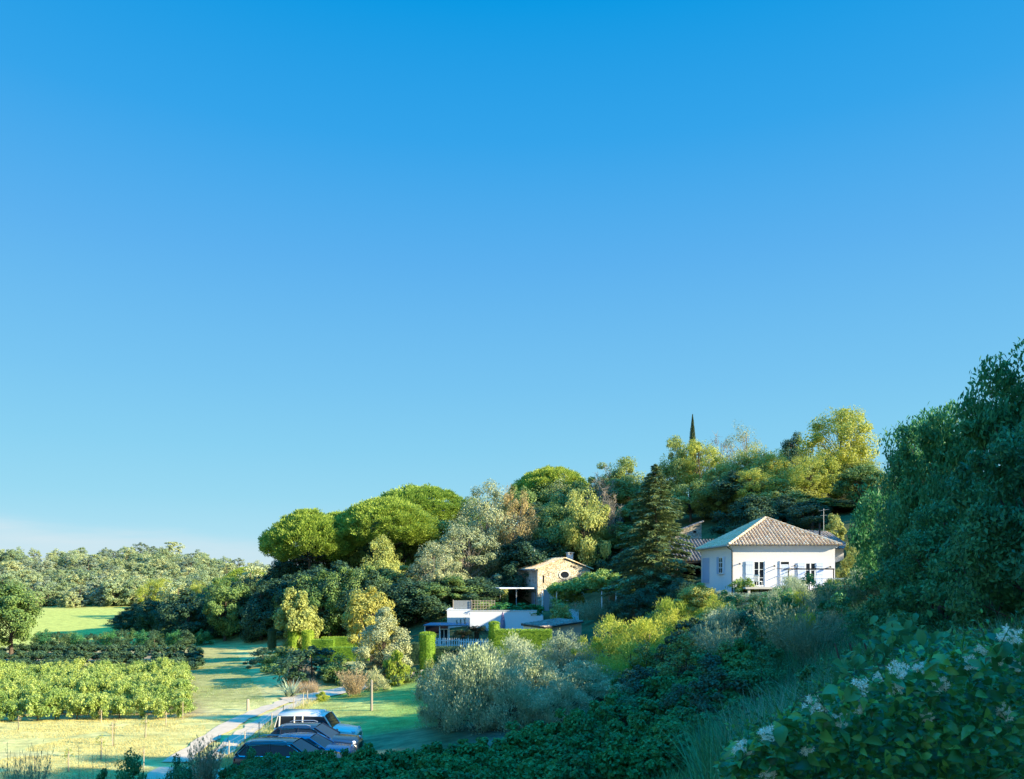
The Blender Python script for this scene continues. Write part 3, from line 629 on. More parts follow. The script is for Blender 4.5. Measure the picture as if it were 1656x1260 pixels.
def opening(parent, x0, x1, z0, z1, mull=1, bars=2, y=hy0, frame=WHITEP):
    f = MB(); w = .07
    f.box(x0, x0+w, y-.03, y+.04, z0, z1); f.box(x1-w, x1, y-.03, y+.04, z0, z1); f.box(x0+w, x1-w, y-.03, y+.04, z1-w, z1); f.box(x0+w, x1-w, y-.03, y+.04, z0, z0+w)
    for i in range(mull):
        xm = x0+(x1-x0)*(i+1)/(mull+1); f.box(xm-.05, xm+.05, y-.028, y+.035, z0+w, z1-w)
    for i in range(bars):
        zm = z0+(z1-z0)*(i+1)/(bars+1)
        for k in range(mull+1):
            xa = x0+w if k == 0 else x0+(x1-x0)*k/(mull+1)+.05; xb = x1-w if k == mull else x0+(x1-x0)*(k+1)/(mull+1)-.05
            f.box(xa, xb, y-.022, y+.03, zm-.017, zm+.017)
    wdw = f.build('window', frame, parent); p = MB(); p.box(x0+.02, x1-.02, y-.012, y+.02, z0+.02, z1-.02); p.build('pane', GLASS, wdw); return wdw
def shutter(parent, x0, x1, z0, z1, m, y=hy0, ang=0, hinge=None):
    """plank shutter; ang opens it away from the wall around its hinge edge"""
    s = MB(); n = max(3, int((x1-x0)/.13)); hx = x0 if hinge == 'l' else x1
    def M(V):
        c, s_ = cos(ang), sin(ang); dx = V[:, 0]-hx; dy = V[:, 1]-(y-.03); return np.stack([hx+dx*c-dy*s_, y-.03+dx*s_+dy*c, V[:, 2]], 1)
    for i in range(n):
        a = x0+(x1-x0)*i/n; b = x0+(x1-x0)*(i+1)/n-.006; s.box(a, b, y-.075, y-.035, z0, z1, M=M)
    for zz in (z0+.25, (z0+z1)/2, z1-.25): s.box(x0+.03, x1-.03, y-.098, y-.077, zz-.05, zz+.05, M=M)
    return s.build('shutter', m, parent)
fx = lambda px: X(px, hy0)
fz = lambda py: Z(py, hy0)
zt_, zb_ = fz(907.5), fz(948)
opening(wh, fx(1218.5), fx(1236), zb_, zt_, 1, 2)
shutter(wh, fx(1205.5), fx(1218), zb_, zt_, SHUT); shutter(wh, fx(1236.3), fx(1249), zb_, zt_, SHUT, ang=R(38), hinge='l')
opening(wh, fx(1302), fx(1319), fz(947), fz(910), 1, 2)
shutter(wh, fx(1289.5), fx(1301.5), fz(947), fz(910), SHUT); shutter(wh, fx(1319.5), fx(1331.5), fz(947), fz(910), SHUT)
d = MB(); dx0, dx1, dz0, dz1 = fx(1262.5), fx(1275.5), hz+.02, fz(913.5)
for i in range(5): d.box(dx0+(dx1-dx0)*i/5, dx0+(dx1-dx0)*(i+1)/5-.008, hy0-.05, hy0+.02, dz0, dz1)
d.box(dx0+.04, dx1-.04, hy0-.072, hy0-.052, dz0+.3, dz0+.42); d.box(dx0+.04, dx1-.04, hy0-.072, hy0-.052, dz1-.42, dz1-.3)
dr = d.build('door', SHUT, wh); d = MB(); d.tube([(dx1-.1, hy0-.06, dz0+1), (dx1-.1, hy0-.12, dz0+1), (dx1-.22, hy0-.12, dz0+1)], .015, 5); d.build('handle', DARKM, dr)
d = MB(); d.box(dx0, dx1, hy0-.02, hy0+.02, dz1+.04, fz(908.8)); d.build('transom', GLASS, wh)
d = MB(); d.box(dx0-.09, dx0-.003, hy0-.06, hy0+.02, dz0, fz(908.8)+.09); d.box(dx1+.003, dx1+.09, hy0-.06, hy0+.02, dz0, fz(908.8)+.09); d.box(dx0-.003, dx1+.003, hy0-.058, hy0+.02, fz(908.8)+.003, fz(908.8)+.088); d.box(dx0, dx1, hy0-.045, hy0+.02, dz1+.004, dz1+.038); d.build('door_frame', PLASTER, wh)
for px, py in ((1195, 912), (1251, 915.5), (1284, 915), (1341, 917)):
    l_ = MB(); x, z = fx(px), fz(py); l_.bar((x, hy0, z), (x, hy0-.28, z+.05), .05); l_.tube([(x, hy0-.3, z+.07), (x, hy0-.3, z-.06)], [.05, .1], 8); l_.build('wall_lamp', DARKM, wh)
# left wall: a tall closed shutter and a half open window
def sideY(px): return hx0*F/(px-CX)
def side_planks(y0, y1, z0, z1, n, m, name='shutter', ox=.0):
    s = MB()
    for i in range(n): s.box(hx0-.06-ox, hx0-.012-ox, y0+(y1-y0)*i/n+.006, y0+(y1-y0)*(i+1)/n, z0, z1)
    s.box(hx0-.085-ox, hx0-.062-ox, y0+.05, y1-.05, z0+.25, z0+.36); s.box(hx0-.085-ox, hx0-.062-ox, y0+.05, y1-.05, z1-.36, z1-.25)
    return s.build(name, m, wh)
side_planks(69.0, 70.15, 8.5, 10.75, 6, BLUE); side_planks(70.17, 71.3, 8.5, 10.75, 6, BLUE)
s = MB()
for a in np.linspace(64.6, 65.7, 3): s.box(hx0-.04, hx0+.02, a-.04, a+.04, 9.35, 10.7)
for zz in (9.35, 9.8, 10.25, 10.66): s.box(hx0-.035, hx0+.02, 64.6, 65.7, zz-.02, zz+.04)
w_ = s.build('window', WHITEP, wh); s = MB(); s.box(hx0-.02, hx0+.02, 64.62, 65.68, 9.37, 10.68); s.build('pane', GLASS, w_)
side_planks(63.9, 64.52, 9.3, 10.75, 4, SHUT); side_planks(65.78, 66.4, 9.3, 10.75, 4, BLUE)
s = MB(); s.box(hx0-.1, hx0-.004, 64.5, 65.8, 9.24, 9.3); s.build('sill', CONC, wh)

# --- terrace, railing, pergola beam
tr_ = thing('terrace', 'pale stone terrace slab over a dark void before the white house', 'terrace', (0, 0, 0))
mb = MB(); mb.box(18.0, 22.35, 59.2, 61.96, 8.12, 8.27); mb.build('slab', CONC, tr_)
mb = MB(); mb.box(18.15, 22.3, 60.3, 61.9, 6.9, 8.117); mb.build('wall', DARKWOOD, tr_)  # dark box stands in for the shadow beneath the slab
for x in (18.3, 20.2, 22.1): mb = MB(); mb.box(x-.09, x+.09, 59.3, 59.48, 6.9, 8.117); mb.build('post', CONC, tr_)
tr2 = thing('terrace', 'white paved terrace below the right shutters of the white house', 'terrace', (0, 0, 0))
mb = MB(); mb.box(22.37, 26.4, 59.3, 61.97, 7.2, 8.02); mb.build('slab', PLASTER, tr2)
mb = MB(); mb.box(22.33, 26.45, 59.22, 59.299, 7.9, 8.06); mb.build('edging', CONC, tr2)
def railing(name, label, x0, x1, y, z0, h=.95, parent=None):
    t = thing(name, label, 'railing', (0, 0, 0)); a = MB(); a.tube([(x0, y, z0+h), (x1, y, z0+h)], .025, 6); a.build('handrail', GREYM, t)
    a = MB(); n = int((x1-x0)/.14)
    for i in range(n+1): x = x0+(x1-x0)*i/n; a.bar((x, y, z0+.02), (x, y, z0+h-.02), .02)
    a.tube([(x0, y, z0+.1), (x1, y, z0+.1)], .015, 5); a.build('balusters', GREYM, t); return t
railing('railing', 'thin grey metal railing on the slab between the left window and the door', 20.3, 22.3, 59.35, 8.27, .8)
railing('railing', 'thin grey metal railing under the dark beam and right shutters', 22.6, 26.2, 59.45, 8.02, .9)
pg = thing('pergola', 'dark horizontal pergola beam on thin posts before the right shutters', 'pergola', (0, 0, 0))
mb = MB(); mb.box(X(1268, 60.3), X(1349, 60.3), 60.24, 60.36, 9.62, 9.72); mb.build('beam', DARKM, pg)
for px in (1275, 1348): mb = MB(); mb.box(X(px, 60.3)-.035, X(px, 60.3)+.035, 60.27, 60.33, 8.03, 9.617); mb.build('post', DARKM, pg)
mb = MB(); mb.box(X(1318, 60.3)-.04, X(1318, 60.3)+.04, 60.26, 60.34, 8.03, 9.617); mb.build('post', WHITEP, pg)
for px in (1268, 1300, 1330, 1349): mb = MB(); mb.bar((X(px, 60.3), 60.4, 9.67), (X(px, 60.3), 61.95, 9.75), .05); mb.build('rafter', DARKM, pg)
def chair(x, y, z, rz, label):
    t = thing('garden_chair', label, 'chair', (x, y, z), rz); a = MB(); a.box(-.24, .24, -.24, .24, .42, .45); a.build('seat', WHITEP, t)
    a = MB()
    for i in range(5): a.box(-.22+.1*i, -.17+.1*i, .22, .25, .45, .9)
    a.box(-.24, .28, .215, .255, .9, .95); a.build('backrest', WHITEP, t)
    for sx in (-.21, .21):
        for sy in (-.21, .21): a = MB(); a.bar((sx, sy, .42), (sx*1.12, sy*1.12, 0), .035); a.build('leg', WHITEP, t)
chair(X(1226, 60.0), 60.0, 8.27, 2.4, 'white slatted garden chair on the terrace slab before the left window')

# --- barn behind the white house, left
br = thing('barn', 'old barn with a tiled roof over a dark open front beside the white house', 'barn', (0, 0, 0))
bx0, bx1 = 16.4, 25.5; by0, by1 = 77.5, 83.0; be, bt = 10.62, 12.95
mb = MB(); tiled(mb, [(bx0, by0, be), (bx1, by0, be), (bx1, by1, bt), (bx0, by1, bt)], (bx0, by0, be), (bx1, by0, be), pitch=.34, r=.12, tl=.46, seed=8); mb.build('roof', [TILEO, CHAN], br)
mb = MB(); mb.box(bx0+.1, bx1-.1, by1-.4, by1-.1, 6, bt-.2); mb.box(bx0+.1, bx0+.4, by0+.4, by1-.42, 6, be); mb.build('wall', STONEG, br)
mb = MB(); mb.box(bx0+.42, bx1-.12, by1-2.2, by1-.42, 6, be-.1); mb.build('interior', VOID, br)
mb = MB(); mb.box(bx0, bx1, by0+.02, by0+.2, be-.22, be-.06); mb.build('lintel', DARKWOOD, br)
t_ = thing('outbuilding', 'grey stone outbuilding with a steep single pitch roof behind the barn', 'outbuilding', (0, 0, 0))
mb = MB(); x0, x1, y0, y1, zl, zr = 18.9, 21.95, 89.0, 92.5, 14.1, 15.25
mb.add([(x0, y0, 9), (x1, y0, 9), (x1, y0, zr), (x0, y0, zl), (x0, y1, 9), (x1, y1, 9), (x1, y1, zr), (x0, y1, zl)], [(0, 1, 2, 3), (5, 4, 7, 6), (4, 0, 3, 7), (1, 5, 6, 2), (3, 2, 6, 7)]); mb.build('wall', STONEG, t_)
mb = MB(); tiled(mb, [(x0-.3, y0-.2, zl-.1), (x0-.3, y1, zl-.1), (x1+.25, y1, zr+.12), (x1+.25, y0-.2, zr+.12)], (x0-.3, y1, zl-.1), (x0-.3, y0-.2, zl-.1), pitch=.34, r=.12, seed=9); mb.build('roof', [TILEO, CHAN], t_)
mb = MB(); mb.box(21.0, 21.35, y0-.03, y0+.02, 14.1, 14.3); mb.build('vent', VOID, t_)
# --- annex right behind the house, with pipe and mast
an = thing('annex', 'low annex with a grey tiled roof behind the right end of the white house', 'annex', (0, 0, 0))
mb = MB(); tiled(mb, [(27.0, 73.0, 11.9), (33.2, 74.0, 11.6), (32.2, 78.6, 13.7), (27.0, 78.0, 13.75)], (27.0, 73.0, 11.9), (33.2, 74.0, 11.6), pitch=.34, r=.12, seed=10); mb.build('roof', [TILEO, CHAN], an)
mb = MB(); mb.box(27.2, 32.2, 74.6, 78.0, 8, 11.95); mb.build('wall', PLASTER, an)
mb = MB(); mb.tube([(X(1325.5, 75), 75, 12.4), (X(1325.5, 75), 75, 14.25)], .09, 8); mb.build('flue_pipe', DARKM, an)
at_ = thing('antenna', 'thin television antenna mast rising behind the white house roof', 'antenna', (X(1332, 79), 79, 13.2))
mb = MB(); mb.tube([(0, 0, -.8), (0, 0, 2.8)], .025, 6); mb.build('mast', GREYM, at_)
mb = MB(); mb.bar((-.5, 0, 2.6), (.5, 0, 2.75), .03)
for i in range(6): mb.bar((-.5+.2*i, -.3, 2.6+.03*i), (-.5+.2*i, .3, 2.6+.03*i), .015)
mb.bar((-.35, 0, 2.1), (.35, 0, 2.15), .025); mb.build('aerial', GREYM, at_)

# --- rubble stone house
sx, sy, sz = X(869.5, 100), 100.0, 4.6
th = R(22); SL, SWd = 8.2, 7.7; se, sa = 10.0, 11.38
sh_ = thing('stone_house', 'rubble stone house with a low gable, oval window and clay roof', 'house', (sx, sy, 0), th)
mb = MB(); mb.poly([(0, 0, sz), (SWd, 0, sz), (SWd, 0, se), (SWd/2, 0, sa), (0, 0, se)]); mb.build('gable_wall', STONE, sh_)
mb = MB(); mb.poly([(0, SL, sz), (0, 0, sz), (0, 0, se), (0, SL, se)]); mb.poly([(SWd, 0, sz), (SWd, SL, sz), (SWd, SL, se), (SWd, 0, se)]); mb.poly([(SWd, SL, sz), (0, SL, sz), (0, SL, se), (SWd/2, SL, sa), (SWd, SL, se)]); mb.build('wall', STONEG, sh_)
mb = MB(); ov = .35; sl = (sa-se)/(SWd/2); zE = se-ov*sl+.06; zR = sa+.06
L0, L1 = (-ov, SL+.3, zE), (-ov, -.22, zE); Q0, Q1 = (SWd+ov, -.22, zE), (SWd+ov, SL+.3, zE); RA, RB = (SWd/2, -.22, zR), (SWd/2, SL+.3, zR)
tiled(mb, [L0, L1, RA, RB], L0, L1, pitch=.3, r=.11, seed=12); tiled(mb, [Q0, Q1, RB, RA], Q0, Q1, pitch=.3, r=.11, seed=13); ridge(mb, RA, RB)
for a, b in ((L1, RA), (Q0, RA)): ridge(mb, np.array(a)+(0, .1, .0), np.array(b)+(0, .1, .0), r=.13)
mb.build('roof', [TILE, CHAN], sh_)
mb = MB(); mb.box(5.55, 6.25, 2.2, 2.9, 10.2, 11.95)
for dx in (0, .5): mb.box(5.55+dx, 5.75+dx, 2.2, 2.9, 11.953, 12.2)
mb.box(5.45, 6.35, 2.1, 3.0, 12.203, 12.28)
ch = mb.build('chimney', PLASTER, sh_)
mb = MB(); mb.tube([(1.5, 4.6, 10.3), (1.5, 4.6, 12.75)], .1, 8); mb.tube([(1.5, 4.6, 12.72), (1.5, 4.6, 12.9)], .15, 8); mb.build('flue_pipe', GREYM, sh_)
a = np.linspace(0, 2*pi, 32, endpoint=False); oc = (X(913, 101.3)-sx)/cos(th); oz = Z(929.5, 101)
mb = MB(); fr = np.stack([oc+np.cos(a)*.62, 0*a-.09, oz+np.sin(a)*.42], 1); fo = np.stack([oc+np.cos(a)*.84, 0*a-.09, oz+np.sin(a)*.62], 1)
fb = fo+(0, .1, 0); i_ = np.arange(32); j_ = (i_+1) % 32
mb.add(np.concatenate([fr, fo, fb]), np.concatenate([np.stack([i_, j_, j_+32, i_+32], 1), np.stack([i_+32, j_+32, j_+64, i_+64], 1)])); 
ow = mb.build('oval_window', CONC, sh_); mb = MB(); mb.add(np.stack([oc+np.cos(a)*.63, 0*a-.02, oz+np.sin(a)*.43], 1), [list(range(32))]); mb.build('pane', GLASS, ow)
mb = MB(); mb.box(.75, .93, -.03, .05, 8.2, 9.15); mb.build('slit_window', VOID, sh_)
for x, z in ((5.15, 10.15), (4.75, 10.3)): mb = MB(); mb.box(x, x+.22, -.03, .04, z, z+.2); mb.build('vent', VOID, sh_)
mb = MB(); mb.tube([(-ov-.07, SL+.3, zE-.02), (-ov-.07, -.2, zE-.02)], .08, 8); mb.build('gutter', GREYM, sh_)
mb = MB(); mb.tube([(-.08, .12, zE-.1), (-.08, .12, sz)], .05, 6); mb.build('downpipe', GREYM, sh_)
mb = MB(); mb.box(-.06, .03, .9, 1.9, sz+.1, sz+2.3); dd = mb.build('door', BLUE, sh_); mb = MB(); mb.bar((-.1, 1.05, sz+1.2), (-.1, 1.2, sz+1.2), .04); mb.build('handle', DARKM, dd)
mb = MB(); mb.box(-.05, .03, 5.2, 6.2, sz+1.0, sz+2.2); wq = mb.build('window', WHITEP, sh_)
mb = MB(); mb.box(-.062, -.052, 5.28, 5.66, sz+1.08, sz+2.12); mb.box(-.062, -.052, 5.74, 6.12, sz+1.08, sz+2.12); mb.build('pane', GLASS, wq)
# porch canopy on the left side
po = thing('porch_canopy', 'flat pale porch canopy on posts along the side of the stone house', 'canopy', (sx, sy, 0), th)
mb = MB(); mb.box(-5.2, -.12, .3, 6.8, 7.42, 7.56); mb.build('canopy_roof', WHITEP, po)
for x, y in ((-5.0, .6), (-5.0, 6.5), (-2.8, .5)): mb = MB(); mb.box(x-.05, x+.05, y-.05, y+.05, 4.3, 7.417); mb.build('post', GREYM, po)
# pier wall and post at the stone house corner
pw = thing('garden_wall', 'low blue grey wall below the corner of the stone house', 'wall', (0, 0, 0)); mb = MB(); mb.box(X(879, 96), X(888, 96), 96, 96.6, 4.0, Z(955, 96)); mb.build('wall', GREYW, pw); mb = MB(); mb.box(X(878.5, 96), X(888.5, 96), 95.95, 96.65, Z(955, 96)+.003, Z(955, 96)+.1); mb.build('coping', CONC, pw)
po2 = thing('lamp_post', 'slim white post standing before the stone house corner', 'post', (X(877, 93), 93, 4.2)); mb = MB(); mb.tube([(0, 0, -.5), (0, 0, 2.9)], .07, 8); mb.build('pole', WHITEP, po2); mb = MB(); mb.tube([(0, 0, 2.9), (0, 0, 3.1)], [.1, .06], 8); mb.build('cap', WHITEP, po2)

# --- white retaining wall under the stone house terrace
wz = Z(988, 86)
rw = thing('retaining_wall', 'long white rendered wall below the stone house terrace', 'wall', (0, 0, 0))
mb = MB(); mb.box(X(760, 86), X(868, 86), 86, 86.5, .8, wz); mb.build('wall', PLASTER2, rw)
mb = MB(); mb.box(X(724, 88), X(760, 86)-.003, 87.2, 87.7, .8, wz+.12); mb.box(X(724, 88), X(724, 88)+.4, 87.703, 91, .8, wz+.12); mb.build('wing_wall', PLASTER2, rw)
mb = MB(); mb.box(X(868, 86)+.003, X(878, 86), 86.05, 86.45, .8, wz-.55); mb.box(X(878, 86)+.003, X(886, 86), 86.05, 86.45, .8, wz-1.1); mb.build('stepped_end', PLASTER2, rw)
mb = MB(); mb.box(X(723.5, 88), X(868.5, 86), 85.95, 86.55, wz+.003, wz+.06); mb.build('coping', CONC, rw)
# terrace fill behind the wall
mb = MB(); mb.box(X(726, 88)+.5, X(880, 86), 87.75, 97, 1.5, 4.55); tag(mb.build('stone_terrace', CONC), kind='structure')
fp = thing('fence_panel', 'grey slatted screen panel at the left end of the white wall', 'fence', (X(733, 87.5), 87.45, wz+.12)); fw = X(762, 87.5)-X(733, 87.5)
mb = MB()
for i in range(14): mb.box(fw*i/14, fw*(i+1)/14-.02, -.02, .02, .05, 1.0)
mb.build('slat_panel', GREYW, fp)
for k in (0, 1): mb = MB(); mb.box(fw*k-.04, fw*k+.04, -.05, .05, -.2, 1.08); mb.build('post', WOOD, fp)
ts = thing('trellis', 'pale wooden trellis above the white wall with vines growing through it', 'trellis', (X(763, 87), 87.3, wz+.06)); tw = X(800, 87)-X(763, 87)
mb = MB()
for i in range(9): mb.box(tw*i/8-.03, tw*i/8+.03, -.02, .02, 0, 1.1)
for i in range(4): mb.box(0, tw, -.045, -.022, .15+.28*i, .2+.28*i)
mb.build('lattice', WOOD, ts)
lw = thing('garden_wall', 'short white garden wall beside the pale pampas bush', 'wall', (0, 0, 0)); mb = MB(); mb.box(X(904, 82), X(936, 82), 82, 82.4, 3, Z(986.5, 82)); mb.build('wall', PLASTER2, lw)
mb = MB(); mb.box(X(903.5, 82), X(936.5, 82), 81.96, 82.44, Z(986.5, 82)+.003, Z(986.5, 82)+.06); mb.build('coping', CONC, lw)
gp = thing('gate_post', 'dark post at the left end of the short white garden wall', 'post', (X(901, 81.5), 81.5, 3.6)); mb = MB(); mb.box(-.14, .14, -.14, .14, 0, Z(984, 81.5)-3.6); mb.build('pillar', DARKWOOD, gp); mb = MB(); mb.box(-.18, .18, -.18, .18, Z(984, 81.5)-3.597, Z(984, 81.5)-3.52); mb.build('cap', CONC, gp)
# side canopy (left of the white wall)
ac = thing('awning', 'pale blue flat awning on thin white posts left of the white wall', 'awning', (0, 0, 0))
az0 = Z(1009, 84); mb = MB(); mb.add([(X(684, 82), 82, az0-.1), (X(700, 87), 87, az0+.15), (X(758, 85.8), 85.8, az0+.15), (X(758, 82), 82, az0-.1)], [(0, 1, 2, 3)])
V = np.array([(X(684, 82), 82, az0-.1), (X(758, 82), 82, az0-.1), (X(758, 84.6), 84.6, az0+.0), (X(696, 84.6), 84.6, az0+.0)]); mb = MB(); mb.add(np.concatenate([V, V+(0, 0, .1)]), [(3, 2, 1, 0), (4, 5, 6, 7), (0, 1, 5, 4), (1, 2, 6, 5), (2, 3, 7, 6), (3, 0, 4, 7)]); mb.build('canopy_roof', AWN, ac)
for px, D in ((687, 82.2), (711, 82.2), (726, 82.3), (757, 82.3)): mb = MB(); mb.box(X(px, D)-.05, X(px, D)+.05, D, D+.1, 1, az0-.11); mb.build('post', WHITEP, ac)
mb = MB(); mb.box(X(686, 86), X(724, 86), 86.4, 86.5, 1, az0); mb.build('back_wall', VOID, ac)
gl = thing('glazed_screen', 'white framed glass screen under the pale blue awning', 'screen', (0, 0, 0)); mb = MB(); x0, x1 = X(712, 83), X(724, 83)
for x in (x0, (x0+x1)/2, x1): mb.box(x-.04, x+.04, 83, 83.08, 1.2, 3.4)
mb.box(x0+.04, x1-.04, 83.01, 83.07, 3.3, 3.4); mb.build('frame', WHITEP, gl); mb = MB(); mb.box(x0+.04, x1-.04, 83.03, 83.05, 1.2, 3.3); mb.build('pane', GLASS, gl)
for i, px in enumerate((739, 745, 752)):
    p = thing('potted_plant', ['small thin potted plant on the left of the awning roof edge', 'middle thin potted plant on the awning roof edge', 'tallest thin potted plant on the awning roof edge nearest the white wall'][i], 'plant', (X(px, 83), 83, az0+.055))
    mb = MB(); mb.tube([(0, 0, 0), (0, 0, .2)], [.09, .12], 8); mb.build('pot', TAN, p); mb = MB(); blades(mb, rng(i), rng(i+5).normal(size=(16, 3))*np.array((.04, .04, 0))+(0, 0, .18), .35+.15*i, .03, .5); mb.build('foliage', LM['palm'], p)
# folded parasol
pa = thing('parasol', 'folded mauve parasol standing before the white wall', 'parasol', (X(813, 84), 84, tz(X(813, 84), 84)))
mb = MB(); mb.tube([(0, 0, 0), (0, 0, 2.9)], .03, 8); mb.build('pole', WOOD, pa)
mb = MB(); n = 16; zs = np.linspace(0, 1, 9); rr_ = np.interp(zs, [0, .15, .5, .9, 1], [.2, .24, .19, .08, .03]); a = np.arange(n+1)*2*pi/n
P = np.stack([np.stack([r_*(1+.3*np.cos(a*4))*np.cos(a), r_*(1+.3*np.cos(a*4))*np.sin(a), 0*a+.95+z*1.95], 1) for z, r_ in zip(zs, rr_)]); mb.grid(P); mb.build('canopy', CLOTHP, pa, smooth=True)
mb = MB(); mb.tube([(0, 0, 0), (0, 0, .08)], .3, 12); mb.build('base', CONC, pa)
# lean-to shed
sd = thing('shed', 'low shed with a flat tiled roof, white front and tan side wall', 'shed', (0, 0, 0))
A2 = np.array((X(843, 70), 70.)); B2 = np.array((X(881, 66), 66.)); C2 = B2+np.array((3.5, 1.72)); D2 = A2+np.array((3.5, 1.72)); zA, zC = 4.72, 5.12
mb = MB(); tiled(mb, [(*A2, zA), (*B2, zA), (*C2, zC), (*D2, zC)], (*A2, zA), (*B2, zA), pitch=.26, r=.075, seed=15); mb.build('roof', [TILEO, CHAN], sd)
inw = lambda p, q, f: p+(q-p)*f
ctr = (A2+B2+C2+D2)/4; a_, b_, c_, d_ = [ctr+(p-ctr)*.93 for p in (A2, B2, C2, D2)]; zb = 2.0
mb = MB(); mb.poly([(*a_, zb), (*b_, zb), (*b_, zA-.12), (*a_, zA-.12)]); mb.build('front_wall', PLASTER2, sd)
mb = MB(); mb.poly([(*b_, zb), (*c_, zb), (*c_, zC-.1), (*b_, zA-.1)]); mb.poly([(*c_, zb), (*d_, zb), (*d_, zC-.1), (*c_, zC-.1)]); mb.poly([(*d_, zb), (*a_, zb), (*a_, zA-.1), (*d_, zC-.1)]); mb.build('wall', TAN, sd)
mb = MB(); mb.bar((*A2, zA-.06), (*B2, zA-.06), .05, .12); mb.bar((*B2, zA-.06), (*C2, zC-.06), .05, .12); mb.build('fascia', DARKWOOD, sd)
mb = MB(); w0_ = a_+(b_-a_)*.15; w1_ = a_+(b_-a_)*.5; nrm_ = np.array((-(b_-a_)[1], (b_-a_)[0])); nrm_ = nrm_/np.linalg.norm(nrm_)*-.04
if nrm_[1] > 0: nrm_ = -nrm_
nrm_ = np.array((-abs(nrm_[0]), -abs(nrm_[1])))
mb.poly([(*(w0_+nrm_), 3.6), (*(w1_+nrm_), 3.6), (*(w1_+nrm_), 4.35), (*(w0_+nrm_), 4.35)]); mb.build('window', GLASS, sd)
# picket fence
def picket(x0, x1, y, z, h, label):
    t = thing('picket_fence', label, 'fence', (x0, y, z)); a = MB(); w = x1-x0; n = int(w/.22)
    for i in range(n):
        x = w*i/n; a.add([(x, 0, 0), (x+.13, 0, 0), (x+.13, 0, h), (x+.065, 0, h+.08), (x, 0, h), (x, .025, 0), (x+.13, .025, 0), (x+.13, .025, h), (x+.065, .025, h+.08), (x, .025, h)], [(0, 1, 2, 3, 4), (9, 8, 7, 6, 5)]); a.add([(x, 0, 0), (x, .025, 0), (x, .025, h), (x, 0, h), (x+.13, 0, 0), (x+.13, 0, h), (x+.13, .025, h), (x+.13, .025, 0)], [(0, 1, 2, 3), (4, 5, 6, 7)])
    a.build('pickets', WHITEP, t); a = MB()
    for zz in (.25, h-.25): a.box(0, w, .028, .07, zz, zz+.09)
    a.build('rail', WHITEP, t); return t
picket(X(741, 74), X(792, 74), 74, 1.75, 1.25, 'white picket fence below the two cycad palms')
picket(X(704, 80), X(745, 80), 80, 1.6, 1.0, 'low white fence rail under the awning left of the palms')
for px, D, lab in ((748, 77, 'left and smaller of two dark cycad palms before the white wall'), (771, 78, 'right and larger of two dark cycad palms before the white wall')):
    plant('cycad0', px, D, 1018 if px < 760 else 1012, 40 if px < 760 else 46, label=lab, cat='palm', name='cycad_palm', z=tz(X(px, D), D)+(.2 if px < 760 else .3))

